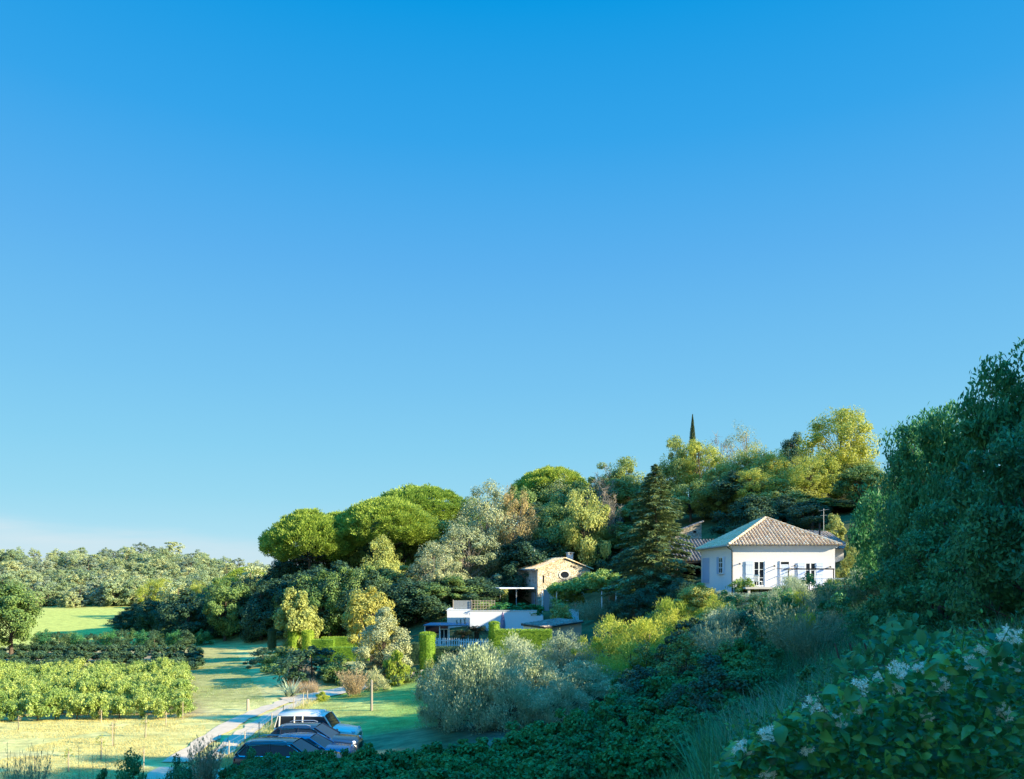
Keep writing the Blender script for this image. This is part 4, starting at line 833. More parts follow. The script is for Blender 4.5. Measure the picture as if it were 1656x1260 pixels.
# ------------------------------------------------------------------ parked vehicles
def car(name, label, x, y, z, rz, paintm, L, Wd, hood, belt, roof, st, wheel_r=.34, clear=.24, rails=False, trim=True, boxy=0.):
    """st: fractions of the length from the nose: hood end / screen top / rear roof end / rear glass base"""
    t = thing(name, label, 'car' if name != 'parked_van' else 'van', (x, y, z), rz, 'vehicles parked side by side')
    w = Wd/2; x0, x1 = L/2, -L/2; fx_ = lambda f: x0-L*f
    xs = np.array([0, .015, .06, .16, .28, st[0], .5, .65, .8, .9, .97, 1.0]); xs = np.unique(np.round(xs, 3))
    top = np.interp(xs, [0, .03, .10, st[0], .6, st[3], 1.0], [hood-.30, hood-.10, hood-.03, belt-.02, belt, belt+.02, belt-.05 if boxy < .5 else belt])
    hw = w*np.interp(xs, [0, .03, .12, .5, .9, .98, 1], [.78, .90, .98, 1, .98, .92, .86]); bot = np.interp(xs, [0, .1, .9, 1], [clear+.12, clear, clear, clear+.12])
    rows = []
    for f, zt_, h_, zb_ in zip(xs, top, hw, bot):
        half = [(h_*.86, zb_), (h_*.97, zb_+.10), (h_, zb_+(zt_-zb_)*.5), (h_*.985, zt_-.13), (h_*.93, zt_-.035), (h_*.80, zt_), (h_*.4, zt_+.03), (0, zt_+.04)]
        rows.append([(fx_(f), yy, zz) for yy, zz in half]+[(fx_(f), -yy, zz) for yy, zz in half[-2::-1]])
    mb = MB(); P = np.array(rows); mb.grid(P); k = P.shape[1]
    mb.add(P[0], [list(range(k))]); mb.add(P[-1], [list(range(k))[::-1]]); mb.build('body', paintm, t, smooth=True)
    # greenhouse
    gs = [st[0], st[1], (st[1]+st[2])/2, st[2], st[3]]; gz = [belt-.02, roof-.03, roof, roof-.03-.03*(1-boxy), belt+.02]; gy_ = [.86, .70, .71, .69, .80]
    gyb = [.86, .90, .91, .89, .80]
    if boxy: gy_ = [.88, .80, .81, .80, .86]
    side = []
    for f, zz, ya, yb in zip(gs, gz, gy_, gyb): side.append(((fx_(f), w*ya, zz), (fx_(f if zz > belt+.1 else f), w*yb, belt-.015)))
    g = MB()
    for s_ in (1, -1):
        T_ = [np.array(a)*(1, s_, 1) for a, b in side]; B_ = [np.array(b)*(1, s_, 1) for a, b in side]
        g.poly([T_[0], T_[1], B_[1]]); g.poly([T_[1], T_[2], B_[2], B_[1]]); g.poly([T_[2], T_[3], B_[3], B_[2]]); g.poly([T_[3], T_[4], B_[3]])
    a0, a1, a3, a4 = [np.array(side[i][0]) for i in (0, 1, 3, 4)]; fl = np.array((1, -1, 1))
    g.poly([a0, a1, a1*fl, a0*fl]); g.poly([a3, a4, a4*fl, a3*fl]); g.build('windows', GLASS, t)
    # roof skin
    rws = []
    for f, zz, ya in ((st[1]-.004, roof-.035, .71), (st[1]+.05, roof-.005, .735), ((st[1]+st[2])/2, roof+.012, .74), (st[2]-.05, roof-.005-.02*(1-boxy), .725), (st[2]+.01, roof-.035-.03*(1-boxy), .70)):
        if boxy: ya += .10
        rws.append([(fx_(f), w*ya*q, zz+e) for q, e in ((1.0, -.04), (.93, .01), (.6, .04), (0, .055), (-.6, .04), (-.93, .01), (-1.0, -.04))])
    mb = MB(); mb.grid(np.array(rws)); mb.build('roof', paintm, t, smooth=True)
    for s_ in (1, -1):
        for i, j in ((0, 1), (3, 4)): mb = MB(); mb.tube([np.array(side[i][0])*(1, s_, 1), np.array(side[j][0])*(1, s_, 1)], .04, 5); mb.build('pillar', paintm, t)
        for f in ((st[1]+st[2])/2-.02,)+(((st[2]-.03),) if not boxy else (st[2]-.02, st[2]-.2)):
            q = np.interp(f, gs, gz); mb = MB(); mb.tube([(fx_(f), s_*w*(.715 if not boxy else .81), q-.02), (fx_(f), s_*w*.915, belt)], .045, 5); mb.build('pillar', paintm, t)
        if trim:
            mb = MB(); pts = [(fx_(st[0]+.03), s_*w*.925, belt+.0), (fx_(st[1]+.02), s_*w*.755, roof-.09), ((fx_((st[1]+st[2])/2)), s_*w*.755, roof-.06), (fx_(st[2]-.02), s_*w*.745, roof-.12), (fx_(st[3]-.03), s_*w*.87, belt+.12), (fx_(st[3]-.055), s_*w*.925, belt+.01), (fx_(st[0]+.03), s_*w*.925, belt+.0)]
            mb.tube(pts, .016, 5); mb.build('window_trim', CHROME, t)
        if rails: mb = MB(); mb.tube([(fx_(st[1]+.05), s_*w*.66, roof+.04), (fx_(st[1]+.09), s_*w*.66, roof+.1), (fx_(st[2]-.08), s_*w*.65, roof+.09), (fx_(st[2]-.04), s_*w*.65, roof+.02)], .022, 6); mb.build('roof_rail', GREYM, t)
        mb = MB(); mb.tube([(fx_(st[0]+.05), s_*w*.93, belt+.03), (fx_(st[0]+.05), s_*w*1.03, belt+.08), (fx_(st[0]+.05), s_*w*1.16, belt+.08)], [.04, .085, .06], 7); mb.build('mirror', paintm, t)
        mb = MB(); mb.tube([(fx_(.035), s_*w*.66, hood-.17), (fx_(.05), s_*w*.86, hood-.15)], [.10, .08], 8); mb.build('headlight', LAMPG, t)
        mb = MB(); mb.tube([(fx_(.985), s_*w*.70, belt-.16), (fx_(.97), s_*w*.90, belt-.16)], [.09, .09], 7); mb.build('tail_light', REDL, t)
        for f in (.19, .80):
            wx = fx_(f); mb = MB(); a = [.16, .22, .26, wheel_r-.03, wheel_r, wheel_r, wheel_r-.03, .2]; yy = [-.09, -.1, -.11, -.11, -.08, .08, .11, .11]
            mb.tube([(wx, s_*(w-.10)+q*s_, wheel_r) for q in yy], a, 18); wl_ = mb.build('wheel', RUBBER, t, smooth=True)
            mb = MB(); mb.tube([(wx, s_*(w+.013), wheel_r), (wx, s_*(w+.024), wheel_r)], [wheel_r*.66, wheel_r*.6], 14); mb.build('rim', ALLOY, wl_)
        for f in (.37, .56): mb = MB(); hx_ = fx_(f+.12); mb.bar((hx_, s_*(w*.995), belt-.15), (hx_-.2, s_*(w*.995), belt-.15), .025); mb.build('door_handle', CHROME if trim else paintm, t)
    mb = MB(); mb.box(x0-.03, x0-.0, -w*.5, w*.5, clear+.18, hood-.3); mb.build('grille', DARKM, t)
    return t
RZ = -R(3)
car('parked_suv', 'black estate SUV with a chrome window trim, nearest of the parked row', X(471, 35), 35.0, tz(X(466, 35), 35)-.02, RZ, CARBLACK, 4.75, 1.88, 1.08, 1.14, 1.70, (.27, .45, .90, .985), .37, rails=True)
car('parked_car', 'low blue hatchback parked between the black SUV and a dark estate', X(500, 37.3), 37.4, tz(X(505, 37.3), 37.3)-.02, RZ, CARBLUE, 4.2, 1.76, .94, .98, 1.46, (.27, .46, .84, .97), .32, trim=False)
car('parked_estate', 'midnight dark estate car parked between the blue hatchback and the white van', X(508, 39.6), 39.8, tz(X(508, 39.6), 39.6)-.02, RZ, CARDARK, 4.75, 1.84, 1.0, 1.05, 1.6, (.27, .46, .86, .98), .35, rails=True)
van = car('parked_van', 'cream white boxy van, farthest of the parked row', X(516, 42.2), 42.2, tz(X(520, 42.2), 42.2)-.02, RZ, CARWHITE, 4.5, 1.8, 1.08, 1.16, 1.82, (.29, .39, .95, .99), .34, trim=False, boxy=1.)
mb = MB(); P_ = np.array([[(x_, y_*(.80 if z_ < .05 else .72), 1.80+z_) for y_, z_ in ((-.9, 0), (-.9, .13), (-.6, .17), (0, .18), (.6, .17), (.9, .13), (.9, 0))] for x_ in (.28, .2, -.9, -1.98, -2.05)]); P_[0, :, 2] -= np.array([0, .1, .12, .12, .12, .1, 0]); P_[-1, :, 2] -= np.array([0, .1, .12, .12, .12, .1, 0]); mb.grid(P_); mb.build('raised_roof', CARWHITE, van, smooth=True)

# ------------------------------------------------------------------ posts, stakes and wire fence
def stake(px, py, D, label, group=None, h=None, r=.035, m=WOOD, name='stake', lean=0):
    x = X(px, D); z = tz(x, D); h = h or max(.4, Z(py, D)-z); t = MB(); t.tube([(0, 0, -.2), (lean*h*.5, 0, h*.5), (lean*h, 0, h)], [r*1.1, r, r*.9], 6)
    o = t.build(name, m, loc=(x, D, z)); return tag(o, label, 'post', group)
stake(601, 1100, 50, 'weathered white post standing alone in the lawn before the round bush', r=.085, m=PALEBARK)
stake(401, 1131, 52, 'short thick wooden post beside the grassy path entrance', r=.10, name='wooden_post')
stake(497, 1117, 55, 'slender white post where the gravel track turns off to the right', r=.05, m=PALEBARK)
t = thing('wire_fence', 'low wire fence on thin stakes along the right edge of the gravel track', 'fence', (0, 0, 0))
pts = [(-14.3, 36.5+2.3*i) for i in range(8)]; zs = [tz(*p) for p in pts]
for p, z in zip(pts, zs): mb = MB(); mb.tube([(*p, z-.2), (p[0]+.02, p[1], z+1.0)], .028, 5); mb.build('post', WOOD, t)
for hh in (.35, .65, .92): mb = MB(); mb.tube([(*p, z+hh) for p, z in zip(pts, zs)], .006, 3); mb.build('wire', GREYM, t)
SAP = [(57, 1226, 35.6, 1), (110, 1212, 36, 0), (162, 1190, 38.5, 0), (30, 1166, 46, 1), (184, 1168, 41.5, 1), (234, 1160, 43.5, 0), (162, 1160, 48, 1), (268, 1151, 47, 1), (295, 1135, 49, 0), (232, 1211, 36.5, 1)]
names = ['leafless one nearest the bottom left corner', 'leafy one second from the bottom left corner', 'leafy one in the middle of the mown grass', 'one nearest the vineyard at far left', 'one between the vineyard and track in the second row', 'one right of the middle of the mown grass', 'one close to the vineyard edge', 'one near the vineyard corner', 'leafy one at the right front corner of the vineyard', 'one beside the gravel track']
for (px, py, D, v), nm in zip(SAP, names):
    x = X(px, D); z = tz(x, D); o = thing('staked_sapling', 'staked sapling in dry grass, '+nm, 'sapling', (x, D, z), px*.7, 'staked saplings in the dry grass')
    hgt = Z(py, D)-z; hgt = max(.8, hgt); mb = MB(); mb.tube([(.06, 0, -.1), (.07, .01, hgt)], .022, 5); mb.build('stake', WOOD, o)
    cm, tm, h0, w0 = LIB[f'sapling{v}']; c = link('foliage', cm, o); s_ = hgt*1.1/h0; c.scale = (s_, s_, s_); c2 = link('stem', tm, o); c2.scale = (s_, s_, s_)

# ------------------------------------------------------------------ the wood on the hill: single trees one can tell apart
def T(key, px, D, top, wpx, label, name='tree', cat='tree', group=None, **k): return plant(key, px, D, top, wpx, label=label, cat=cat, name=name, group=group, **k)
T('umbrella0', 500, 110, 826, 150, 'dark green umbrella pine at the left end of the hill wood', 'umbrella_pine')
T('umbrella1', 556, 117, 829, 130, 'dark umbrella pine squeezed between the left pine and the broad one', 'umbrella_pine')
T('umbrella1', 628, 112, 807, 165, 'bright green umbrella pine, broad dome in the middle of the three pines', 'umbrella_pine')
T('umbrella0', 676, 124, 786, 165, 'bright green umbrella pine, highest of the three, rising behind the broad one', 'umbrella_pine')
T('umbrella1', 888, 132, 757, 135, 'umbrella pine on the ridge straight above the stone house', 'umbrella_pine')
T('umbrella0', 400, 160, 918, 80, 'sunlit green pine crown behind the dark thicket left of the hill', 'umbrella_pine')
T('grey0', 785, 112, 780, 125, 'pale grey green tree right of the pines with an airy crown', 'tree')
T('russet0', 832, 110, 788, 78, 'russet brown tree between the grey tree and the dark wood', 'tree')
T('grey1', 757, 107, 842, 140, 'broad pale grey green tree above the white wall', 'tree')
T('grey0', 703, 97, 878, 95, 'smaller grey green tree at the foot of the broad pines', 'tree')
T('olivey0', 625, 104, 868, 90, 'olive green tree below the broad umbrella pine', 'tree')
T('dark0', 880, 117, 815, 105, 'dark green round tree beside the russet one', 'tree')
T('grey1', 900, 126, 770, 80, 'grey green tree under the ridge umbrella pine', 'tree')
T('olivey1', 950, 106, 790, 105, 'olive green tree high above the stone house chimney', 'tree')
T('bare0', 975, 118, 757, 60, 'leafless grey tree on the ridge left of the spruce top', 'tree')
T('bare0', 985, 108, 790, 46, 'reddish bare tree below the ridge left of the spruce', 'tree')
T('olivey0', 1015, 122, 739, 105, 'broad olive green tree on the ridge left of the cypress', 'tree')
T('cedar0', 1060, 76, 755, 162, 'tall dark spruce with drooping boughs left of the white house', 'conifer_tree', 'conifer')
T('olivey1', 1117, 105, 784, 96, 'sunlit broadleaf tree between the spruce and the white house roof', 'tree')
T('cypress0', 1120, 122, 671, 15, 'slender dark cypress tip standing above the whole ridge', 'cypress_tree', 'cypress')
T('olivey0', 1098, 116, 706, 76, 'olive green tree at the left of the cypress', 'tree')
T('yellow0', 1132, 114, 712, 92, 'yellow green tree directly under the cypress', 'tree')
T('bare0', 1160, 122, 703, 62, 'leafless grey tree right of the cypress', 'tree')
T('thin0', 1205, 122, 683, 88, 'airy grey green tree on the skyline above the white house', 'tree')
T('yellow1', 1232, 108, 716, 112, 'yellow green tree in front of the airy grey skyline tree', 'tree')
T('dark1', 1280, 118, 704, 76, 'small dark tree on the skyline left of the big yellow tree', 'tree')
T('yellow0', 1357, 104, 666, 142, 'big yellow green tree with a forked trunk, highest on the right', 'tree')
T('yellow1', 1312, 98, 733, 108, 'yellow green tree under the big forked one', 'tree')
T('olivey0', 1258, 99, 776, 120, 'olive green tree behind the hipped roof apex', 'tree')
T('dark0', 1185, 103, 766, 115, 'dark broadleaf tree left of the hipped roof apex', 'tree')
T('oak0', 1395, 92, 752, 92, 'green tree between the big yellow tree and the dark right thicket', 'tree')
T('limebush0', 1345, 80, 832, 40, 'small pale leafy tree beside the antenna mast', 'tree')
T('limebush0', 1374, 64, 879, 46, 'sunlit yellow green shrub at the right end of the white house', 'shrub', 'shrub')
# shaded wood low on the slope
r = rng(7)
def fill(n, boxes, keys, toprange, wr, label, name, cat, group, D=(84, 100), jit=1):
    for i in range(n):
        pa, pb = boxes; px = pa+(pb-pa)*(i+.5*r.random()+.25)/n; d = D[0]+(D[1]-D[0])*r.random()
        tp = np.interp(px, toprange[0], toprange[1])+r.normal()*6; T(keys[i % len(keys)], px, d, tp, wr*(.85+.4*r.random()), label, name, cat, group)
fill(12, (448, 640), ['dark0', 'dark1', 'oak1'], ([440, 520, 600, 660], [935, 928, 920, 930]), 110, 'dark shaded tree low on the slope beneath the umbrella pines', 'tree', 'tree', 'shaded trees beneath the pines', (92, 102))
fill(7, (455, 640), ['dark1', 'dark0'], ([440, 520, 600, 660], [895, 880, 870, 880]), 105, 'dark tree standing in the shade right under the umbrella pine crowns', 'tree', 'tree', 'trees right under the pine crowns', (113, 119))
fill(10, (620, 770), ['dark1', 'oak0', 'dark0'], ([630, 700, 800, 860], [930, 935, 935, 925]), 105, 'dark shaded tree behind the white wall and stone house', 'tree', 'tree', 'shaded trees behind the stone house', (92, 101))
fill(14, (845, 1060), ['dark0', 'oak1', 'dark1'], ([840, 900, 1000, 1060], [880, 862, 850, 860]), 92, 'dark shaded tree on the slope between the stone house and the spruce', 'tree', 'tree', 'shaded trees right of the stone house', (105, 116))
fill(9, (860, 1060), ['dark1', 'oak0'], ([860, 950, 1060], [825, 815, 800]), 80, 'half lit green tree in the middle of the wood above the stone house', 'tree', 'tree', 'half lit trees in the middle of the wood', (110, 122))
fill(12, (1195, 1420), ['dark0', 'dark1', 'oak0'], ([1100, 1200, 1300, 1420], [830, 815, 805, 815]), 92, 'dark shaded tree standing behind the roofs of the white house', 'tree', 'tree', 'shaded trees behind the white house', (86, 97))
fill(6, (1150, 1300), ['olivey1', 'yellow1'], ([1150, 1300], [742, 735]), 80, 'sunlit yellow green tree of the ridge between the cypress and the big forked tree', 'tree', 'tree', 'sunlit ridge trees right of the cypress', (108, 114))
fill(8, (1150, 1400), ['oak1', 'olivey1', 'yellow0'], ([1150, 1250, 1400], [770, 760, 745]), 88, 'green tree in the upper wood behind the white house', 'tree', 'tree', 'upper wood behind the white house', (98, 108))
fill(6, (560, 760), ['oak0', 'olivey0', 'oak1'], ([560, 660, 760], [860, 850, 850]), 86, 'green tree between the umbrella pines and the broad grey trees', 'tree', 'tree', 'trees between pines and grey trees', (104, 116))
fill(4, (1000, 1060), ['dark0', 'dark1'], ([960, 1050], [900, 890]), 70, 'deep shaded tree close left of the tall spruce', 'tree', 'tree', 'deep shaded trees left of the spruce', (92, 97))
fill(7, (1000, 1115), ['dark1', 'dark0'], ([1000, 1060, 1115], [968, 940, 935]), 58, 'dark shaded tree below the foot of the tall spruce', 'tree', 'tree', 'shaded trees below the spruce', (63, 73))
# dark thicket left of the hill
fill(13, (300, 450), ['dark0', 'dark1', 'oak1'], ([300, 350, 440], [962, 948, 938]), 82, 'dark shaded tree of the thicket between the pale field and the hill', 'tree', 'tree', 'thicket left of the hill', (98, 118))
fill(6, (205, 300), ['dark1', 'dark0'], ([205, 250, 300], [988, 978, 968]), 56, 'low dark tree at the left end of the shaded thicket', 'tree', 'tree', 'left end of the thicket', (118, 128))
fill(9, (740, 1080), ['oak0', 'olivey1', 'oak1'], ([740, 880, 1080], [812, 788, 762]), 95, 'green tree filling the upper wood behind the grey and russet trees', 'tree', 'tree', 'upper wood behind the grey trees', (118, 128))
fill(5, (240, 420), ['yellow0', 'far0', 'yellow1'], ([240, 300, 420], [945, 935, 920]), 62, 'sunlit yellow green tree showing over the dark thicket', 'tree', 'tree', 'sunlit trees over the thicket', (150, 170))
T('oak0', 18, 88, 942, 112, 'big green tree at the left edge beyond the vineyard', 'tree')
T('oak1', -70, 92, 930, 120, 'big green tree half outside the left edge', 'tree')
# hedge of reeds and low vines between the vineyard and the pale field
for i in range(17):
    px = 62+i*17+r.normal()*3; D = 100-(i % 3)*2.0; T(['bush0', 'deepbush1', 'bush1'][i % 3], px, D, 1022+r.normal()*2-(px > 170)*3, 34, 'low dark bush of the shaded hedge line beyond the vineyard', 'shrub', 'shrub', 'hedge line beyond the vineyard')
# far wooded hill
far_lab = {'far': 'sunlit pale green tree of the far wooded hill', 'farblue': 'bluish green tree of the far wooded hill', 'yellow': 'yellow green tree at the foot of the far wooded hill'}
nfar = 0; rf_ = rng(77)
for row, D in enumerate((207, 213, 221, 230, 240, 251, 263, 276, 290, 305, 322)):
    n = 26
    for i in range(n):
        px = -20+470*(i+rf_.random())/n
        if row == 0 and 70 < px < 175 and rf_.random() < .2: continue
        key = ('far', 'farblue')[int(rf_.random() < .3)]; h = 4.0+4.0*rf_.random()
        x = X(px, D); plant_at(f'{key}{int(rf_.random()*2)}', x, D+rf_.normal()*3, h, h*1.05*(.75+.5*rf_.random()), label=far_lab[key], cat='tree', name={'far': 'pine_tree', 'farblue': 'woodland_tree'}[key], group={'far': 'pale trees of the far hill', 'farblue': 'bluish trees of the far hill'}[key]); nfar += 1
# woods to the right of the picture that throw their shade across the slope
OFF = [(24, 15, 10), (30, 12, 11), (31, 20, 9.5), (27, 23, 8), (27, 30.5, 5.9), (28, 34.5, 3.6), (28.5, 40, 2.4), (36, 22, 9), (42, 18, 10), (20, 5, 10), (27, 3, 12), (36, 8, 13), (15.5, 14, 8.5), (14, 9, 8.5), (18, 18, 9), (23, 20, 10), (12.5, 4.5, 8), (20, -4, 11), (29, -8, 12),
       (56, 66, 10), (62, 78, 12)]
for i, (x, y, h) in enumerate(OFF):
    plant_at(f'{("dark", "oak")[i % 2]}{i % 2}', x, y, h, h*.85, label='dark green woodland tree on the hillside right of the view' if y < 50 else 'dark green woodland tree on the hillside beyond the right thicket', cat='tree', name='tree', group='woods right of the view' if y < 50 else 'woods beyond the right thicket')

# ------------------------------------------------------------------ garden
T('lime0', 478, 80, 954, 82, 'pale green leafy tree behind the clipped topiary columns', 'tree')
T('gold0', 600, 68, 951, 96, 'golden green tree top behind the silvery round tree', 'tree')
T('silvertree0', 622, 62, 984, 104, 'round silvery grey green tree in the garden centre', 'tree')
T('goldbush0', 638, 60, 1052, 50, 'golden low bush under the right side of the silvery round tree', 'shrub', 'shrub')
def clipped(name, label, cat, x, y, z, sx, sy, h, rz=0, rnd=.0, n=2600, lm='hedge', ls=.10, w=.05):
    """clipped foliage: leaves densely over the outside of a box or column"""
    r = rng(int(abs(x*13+y*7)*10)); A_ = np.array([2*sy*h, 2*sy*h, 2*sx*h, 2*sx*h, 2*sx*sy*2]); f = r.choice(5, n, p=A_/A_.sum()); u = r.random(n)*2-1; v = r.random(n)
    P = np.zeros((n, 3)); N = np.zeros((n, 3))
    if rnd:
        a = r.random(n)*2*pi; top = r.random(n) < .25; q = np.where(top, np.sqrt(r.random(n)), 1); P = np.stack([q*np.cos(a)*sx, q*np.sin(a)*sy, np.where(top, h+.12*(1-q**2), v*h)], 1); N = np.stack([np.cos(a)*~top, np.sin(a)*~top, top*1.], 1)
    else:
        for i, (ax, sg) in enumerate(((0, 1), (0, -1), (1, 1), (1, -1))):
            m_ = f == i; P[m_, ax] = sg*(sx, sy)[ax]; P[m_, 1-ax] = u[m_]*(sy, sx)[ax]; P[m_, 2] = v[m_]*h; N[m_, ax] = sg
        m_ = f == 4; P[m_, 0] = u[m_]*sx; P[m_, 1] = (2*r.random(m_.sum())-1)*sy; P[m_, 2] = h; N[m_, 2] = 1
    P += N*(r.random(n)[:, None]*.14-.08); A = unit(N*.5+np.array((0, 0, .7))+r.normal(size=(n, 3))*.45); mb = MB(); mb.leaves(P, A, unit(N+r.normal(size=(n, 3))*.5), ls*(.7+.6*r.random(n)), w)
    if rnd:
        zz = np.linspace(0, h*.97, 5); mb.tube(np.stack([0*zz, 0*zz, zz], 1), (sx+sy)/2*.93, 12)
    else: mb.box(-sx*.95, sx*.95, -sy*.95, sy*.95, 0, h-.04)
    t = thing(name, label, cat, (x, y, z), rz); mb.build('foliage', LM[lm], t); s = MB(); s.tube([(0, 0, -.3), (0, 0, .4)], .07, 6); s.build('stem', BARK, t); return t
def column(px, D, top, wpx, label, base=None, **k):
    x = X(px, D); z = tz(x, D)-.1 if base is None else Z(base, D); return clipped('topiary_column', label, 'topiary', x, D, z, wpx/F*D/2, wpx/F*D/2, Z(top, D)-z-.08, rnd=1, **k)
column(475, 79, 1017, 17, 'clipped topiary column under the pale tree, left of the brightest one', 1052)
column(498, 76, 1020, 19, 'bright clipped topiary column, right of the pair under the pale tree', 1062)
column(440, 80, 1018, 13, 'dark slim topiary column in shade at the far left of the garden', 1052, lm='dark')
column(691, 65, 1023, 26, 'tall clipped topiary column below the blue awning', None)
column(799, 66, 1006, 18, 'round topped clipped topiary column before the white wall', None)
for px, top, D, wp, lab in ((486, 1018, 80, 20, 'short clipped hedge joining the two bright topiary columns'), (523, 1034, 74, 36, 'low square clipped hedge right of the topiary columns'), (556, 1030, 80, 70, 'long low clipped hedge behind the square one'), (566, 1046, 73, 66, 'front low clipped hedge with a pale sunlit top'), (664, 1040, 68, 30, 'dark clipped hedge between the silvery tree and the tall topiary')):
    x = X(px, D); z = tz(x, D)-.1; clipped('clipped_hedge', lab, 'hedge', x, D, z, wp/F*D/2, .45, max(.5, Z(top, D)-z), n=2200, lm='hedge' if D > 68 else 'dark')
clipped('clipped_hedge', 'long bright clipped hedge right of the round topped topiary', 'hedge', X(846, 63), 63.5, tz(X(846, 63), 63)-.2, 2.35, .5, Z(1019, 63)-tz(X(846, 63), 63)+.2, n=7000)
clipped('clipped_hedge', 'low dark clipped layered hedge under the white fence rail', 'hedge', X(722, 70), 70, tz(X(722, 70), 70)-.1, 1.2, .7, Z(1045, 70)-tz(X(722, 70), 70), n=3000, lm='dark')
for px, D, top, wp, lab, key in ((455, 70, 1048, 100, 'dark bush on the bank left of the round olive green bush', 'bush0'), (505, 63, 1046, 120, 'wide round dark bush before the clipped hedges', 'bush1'), (548, 62, 1058, 80, 'round olive green bush right of the wide dark bush', 'bush0'),
                           (610, 58, 1078, 50, 'grey green feathery bush behind the lawn post', 'greybush0'), (640, 60, 1072, 60, 'dark low bush at the foot of the silvery round tree', 'bush1'), (668, 61, 1080, 50, 'dark low bush left of the yellow bush', 'bush0'),
                           (425, 74, 1048, 60, 'dark bush at the far end of the dry scrub bank', 'bush1'), (456, 76, 1046, 34, 'sunlit small bush beside the topiary columns', 'limebush0'), (697, 53, 1066, 36, 'bright yellow green upright bush beside the olive trees', 'limebush0'), (520, 55, 1118, 26, 'small golden bush at the corner of the lawn', 'goldbush0'), (745, 68, 1046, 50, 'dark bush below the picket fence', 'bush1'), (715, 66, 1056, 40, 'layered dark bush right of the tall topiary', 'bush0'),
                           (905, 80, 975, 56, 'fresh green bush right of the slim white post', 'limebush0'), (850, 88, 976, 60, 'green vine bush on the terrace before the stone house', 'vinedk0'), (815, 88, 975, 52, 'green vine bush on the terrace left of the stone house door', 'vinedk1'), (783, 88.2, 973, 44, 'sunlit vine foliage growing over the pale trellis', 'vine0'), (735, 90, 985, 40, 'golden leafy bush above the blue awning', 'limebush0'), (718, 90, 1000, 36, 'sunlit leaves beside the left end of the white wall', 'limebush0')):
    zz = None if D < 84 else (4.3 if D > 87 and px > 740 else 2.6); T(key, px, D, top, wp, lab, 'shrub', 'shrub', crown='foliage', z=zz)
T('plume0', 571, 56, 1084, 52, 'russet feathery round bush on the edge of the lawn', 'shrub', 'shrub', crown='foliage')
T('plume1', 960, 78, 971, 72, 'pale feathery pampas like bush before the vine pergola', 'shrub', 'shrub', crown='foliage')
T('phormium0', 470, 57, 1094, 62, 'spiky grey sword leaved plant beside the gravel track', 'plant', 'plant', crown='foliage')
# vine covered pillar and vine pergola
t = thing('vine_pillar', 'sunlit leafy vine wound round a porch pillar', 'plant', (X(816, 98), 98, 4.6)); mb = MB(); rr2 = rng(3); n = 700; a = rr2.random(n)*6.28; q = .25+.2*rr2.random(n); P = np.stack([q*np.cos(a), q*np.sin(a), rr2.random(n)*2.8], 1); mb.leaves(P, rdir(rr2, n), rdir(rr2, n), .24, .18); mb.build('foliage', LM['lime'], t); mb = MB(); mb.tube([(0, 0, -.3), (0, 0, 2.8)], .14, 7); mb.build('stem', BARK, t)
t = thing('vine_pergola', 'pergola under a thick canopy of bright green vine right of the stone house', 'pergola', (0, 0, 0)); gx0, gx1, gd0, gd1, gzz = X(890, 88), X(1018, 88), 86.2, 91, Z(951, 88)
mb = MB(); rr2 = rng(4); C = np.stack([gx0+(gx1-gx0)*rr2.random(230), gd0+(gd1-gd0)*rr2.random(230), gzz+0*rr2.random(230)], 1); u = (C[:, 0]-gx0)/(gx1-gx0); C[:, 2] += 2.1*np.interp(u, [0, .2, .45, .7, .9, 1], [.12, .25, .75, 1, .7, .3])*rr2.random(230)-.2-(rr2.random(230) < .35)*(u < .4)*rr2.random(230)*1.8
crown_leaves(mb, rr2, C, .62, 80, .26, .2); mb.build('foliage', LM['vine'], t)
for px, D in ((900, 86.4), (973, 86.4), (996, 86.4), (1013, 87), (930, 90.5), (985, 90.5)): mb = MB(); x = X(px, D); mb.bar((x, D, tz(x, D)-.2), (x, D, gzz-.15), .12); mb.build('post', WHITEP, t)
mb = MB()
for D in (86.4, 88.6, 90.6): mb.bar((gx0, D, gzz-.12), (gx1, D, gzz-.12), .1)
mb.build('rafter', DARKWOOD, t)
T('vine1', 1203, 60.3, 934, 46, 'leafy vine bush at the left corner of the white house terrace', 'shrub', 'shrub', crown='foliage', z=7.6)
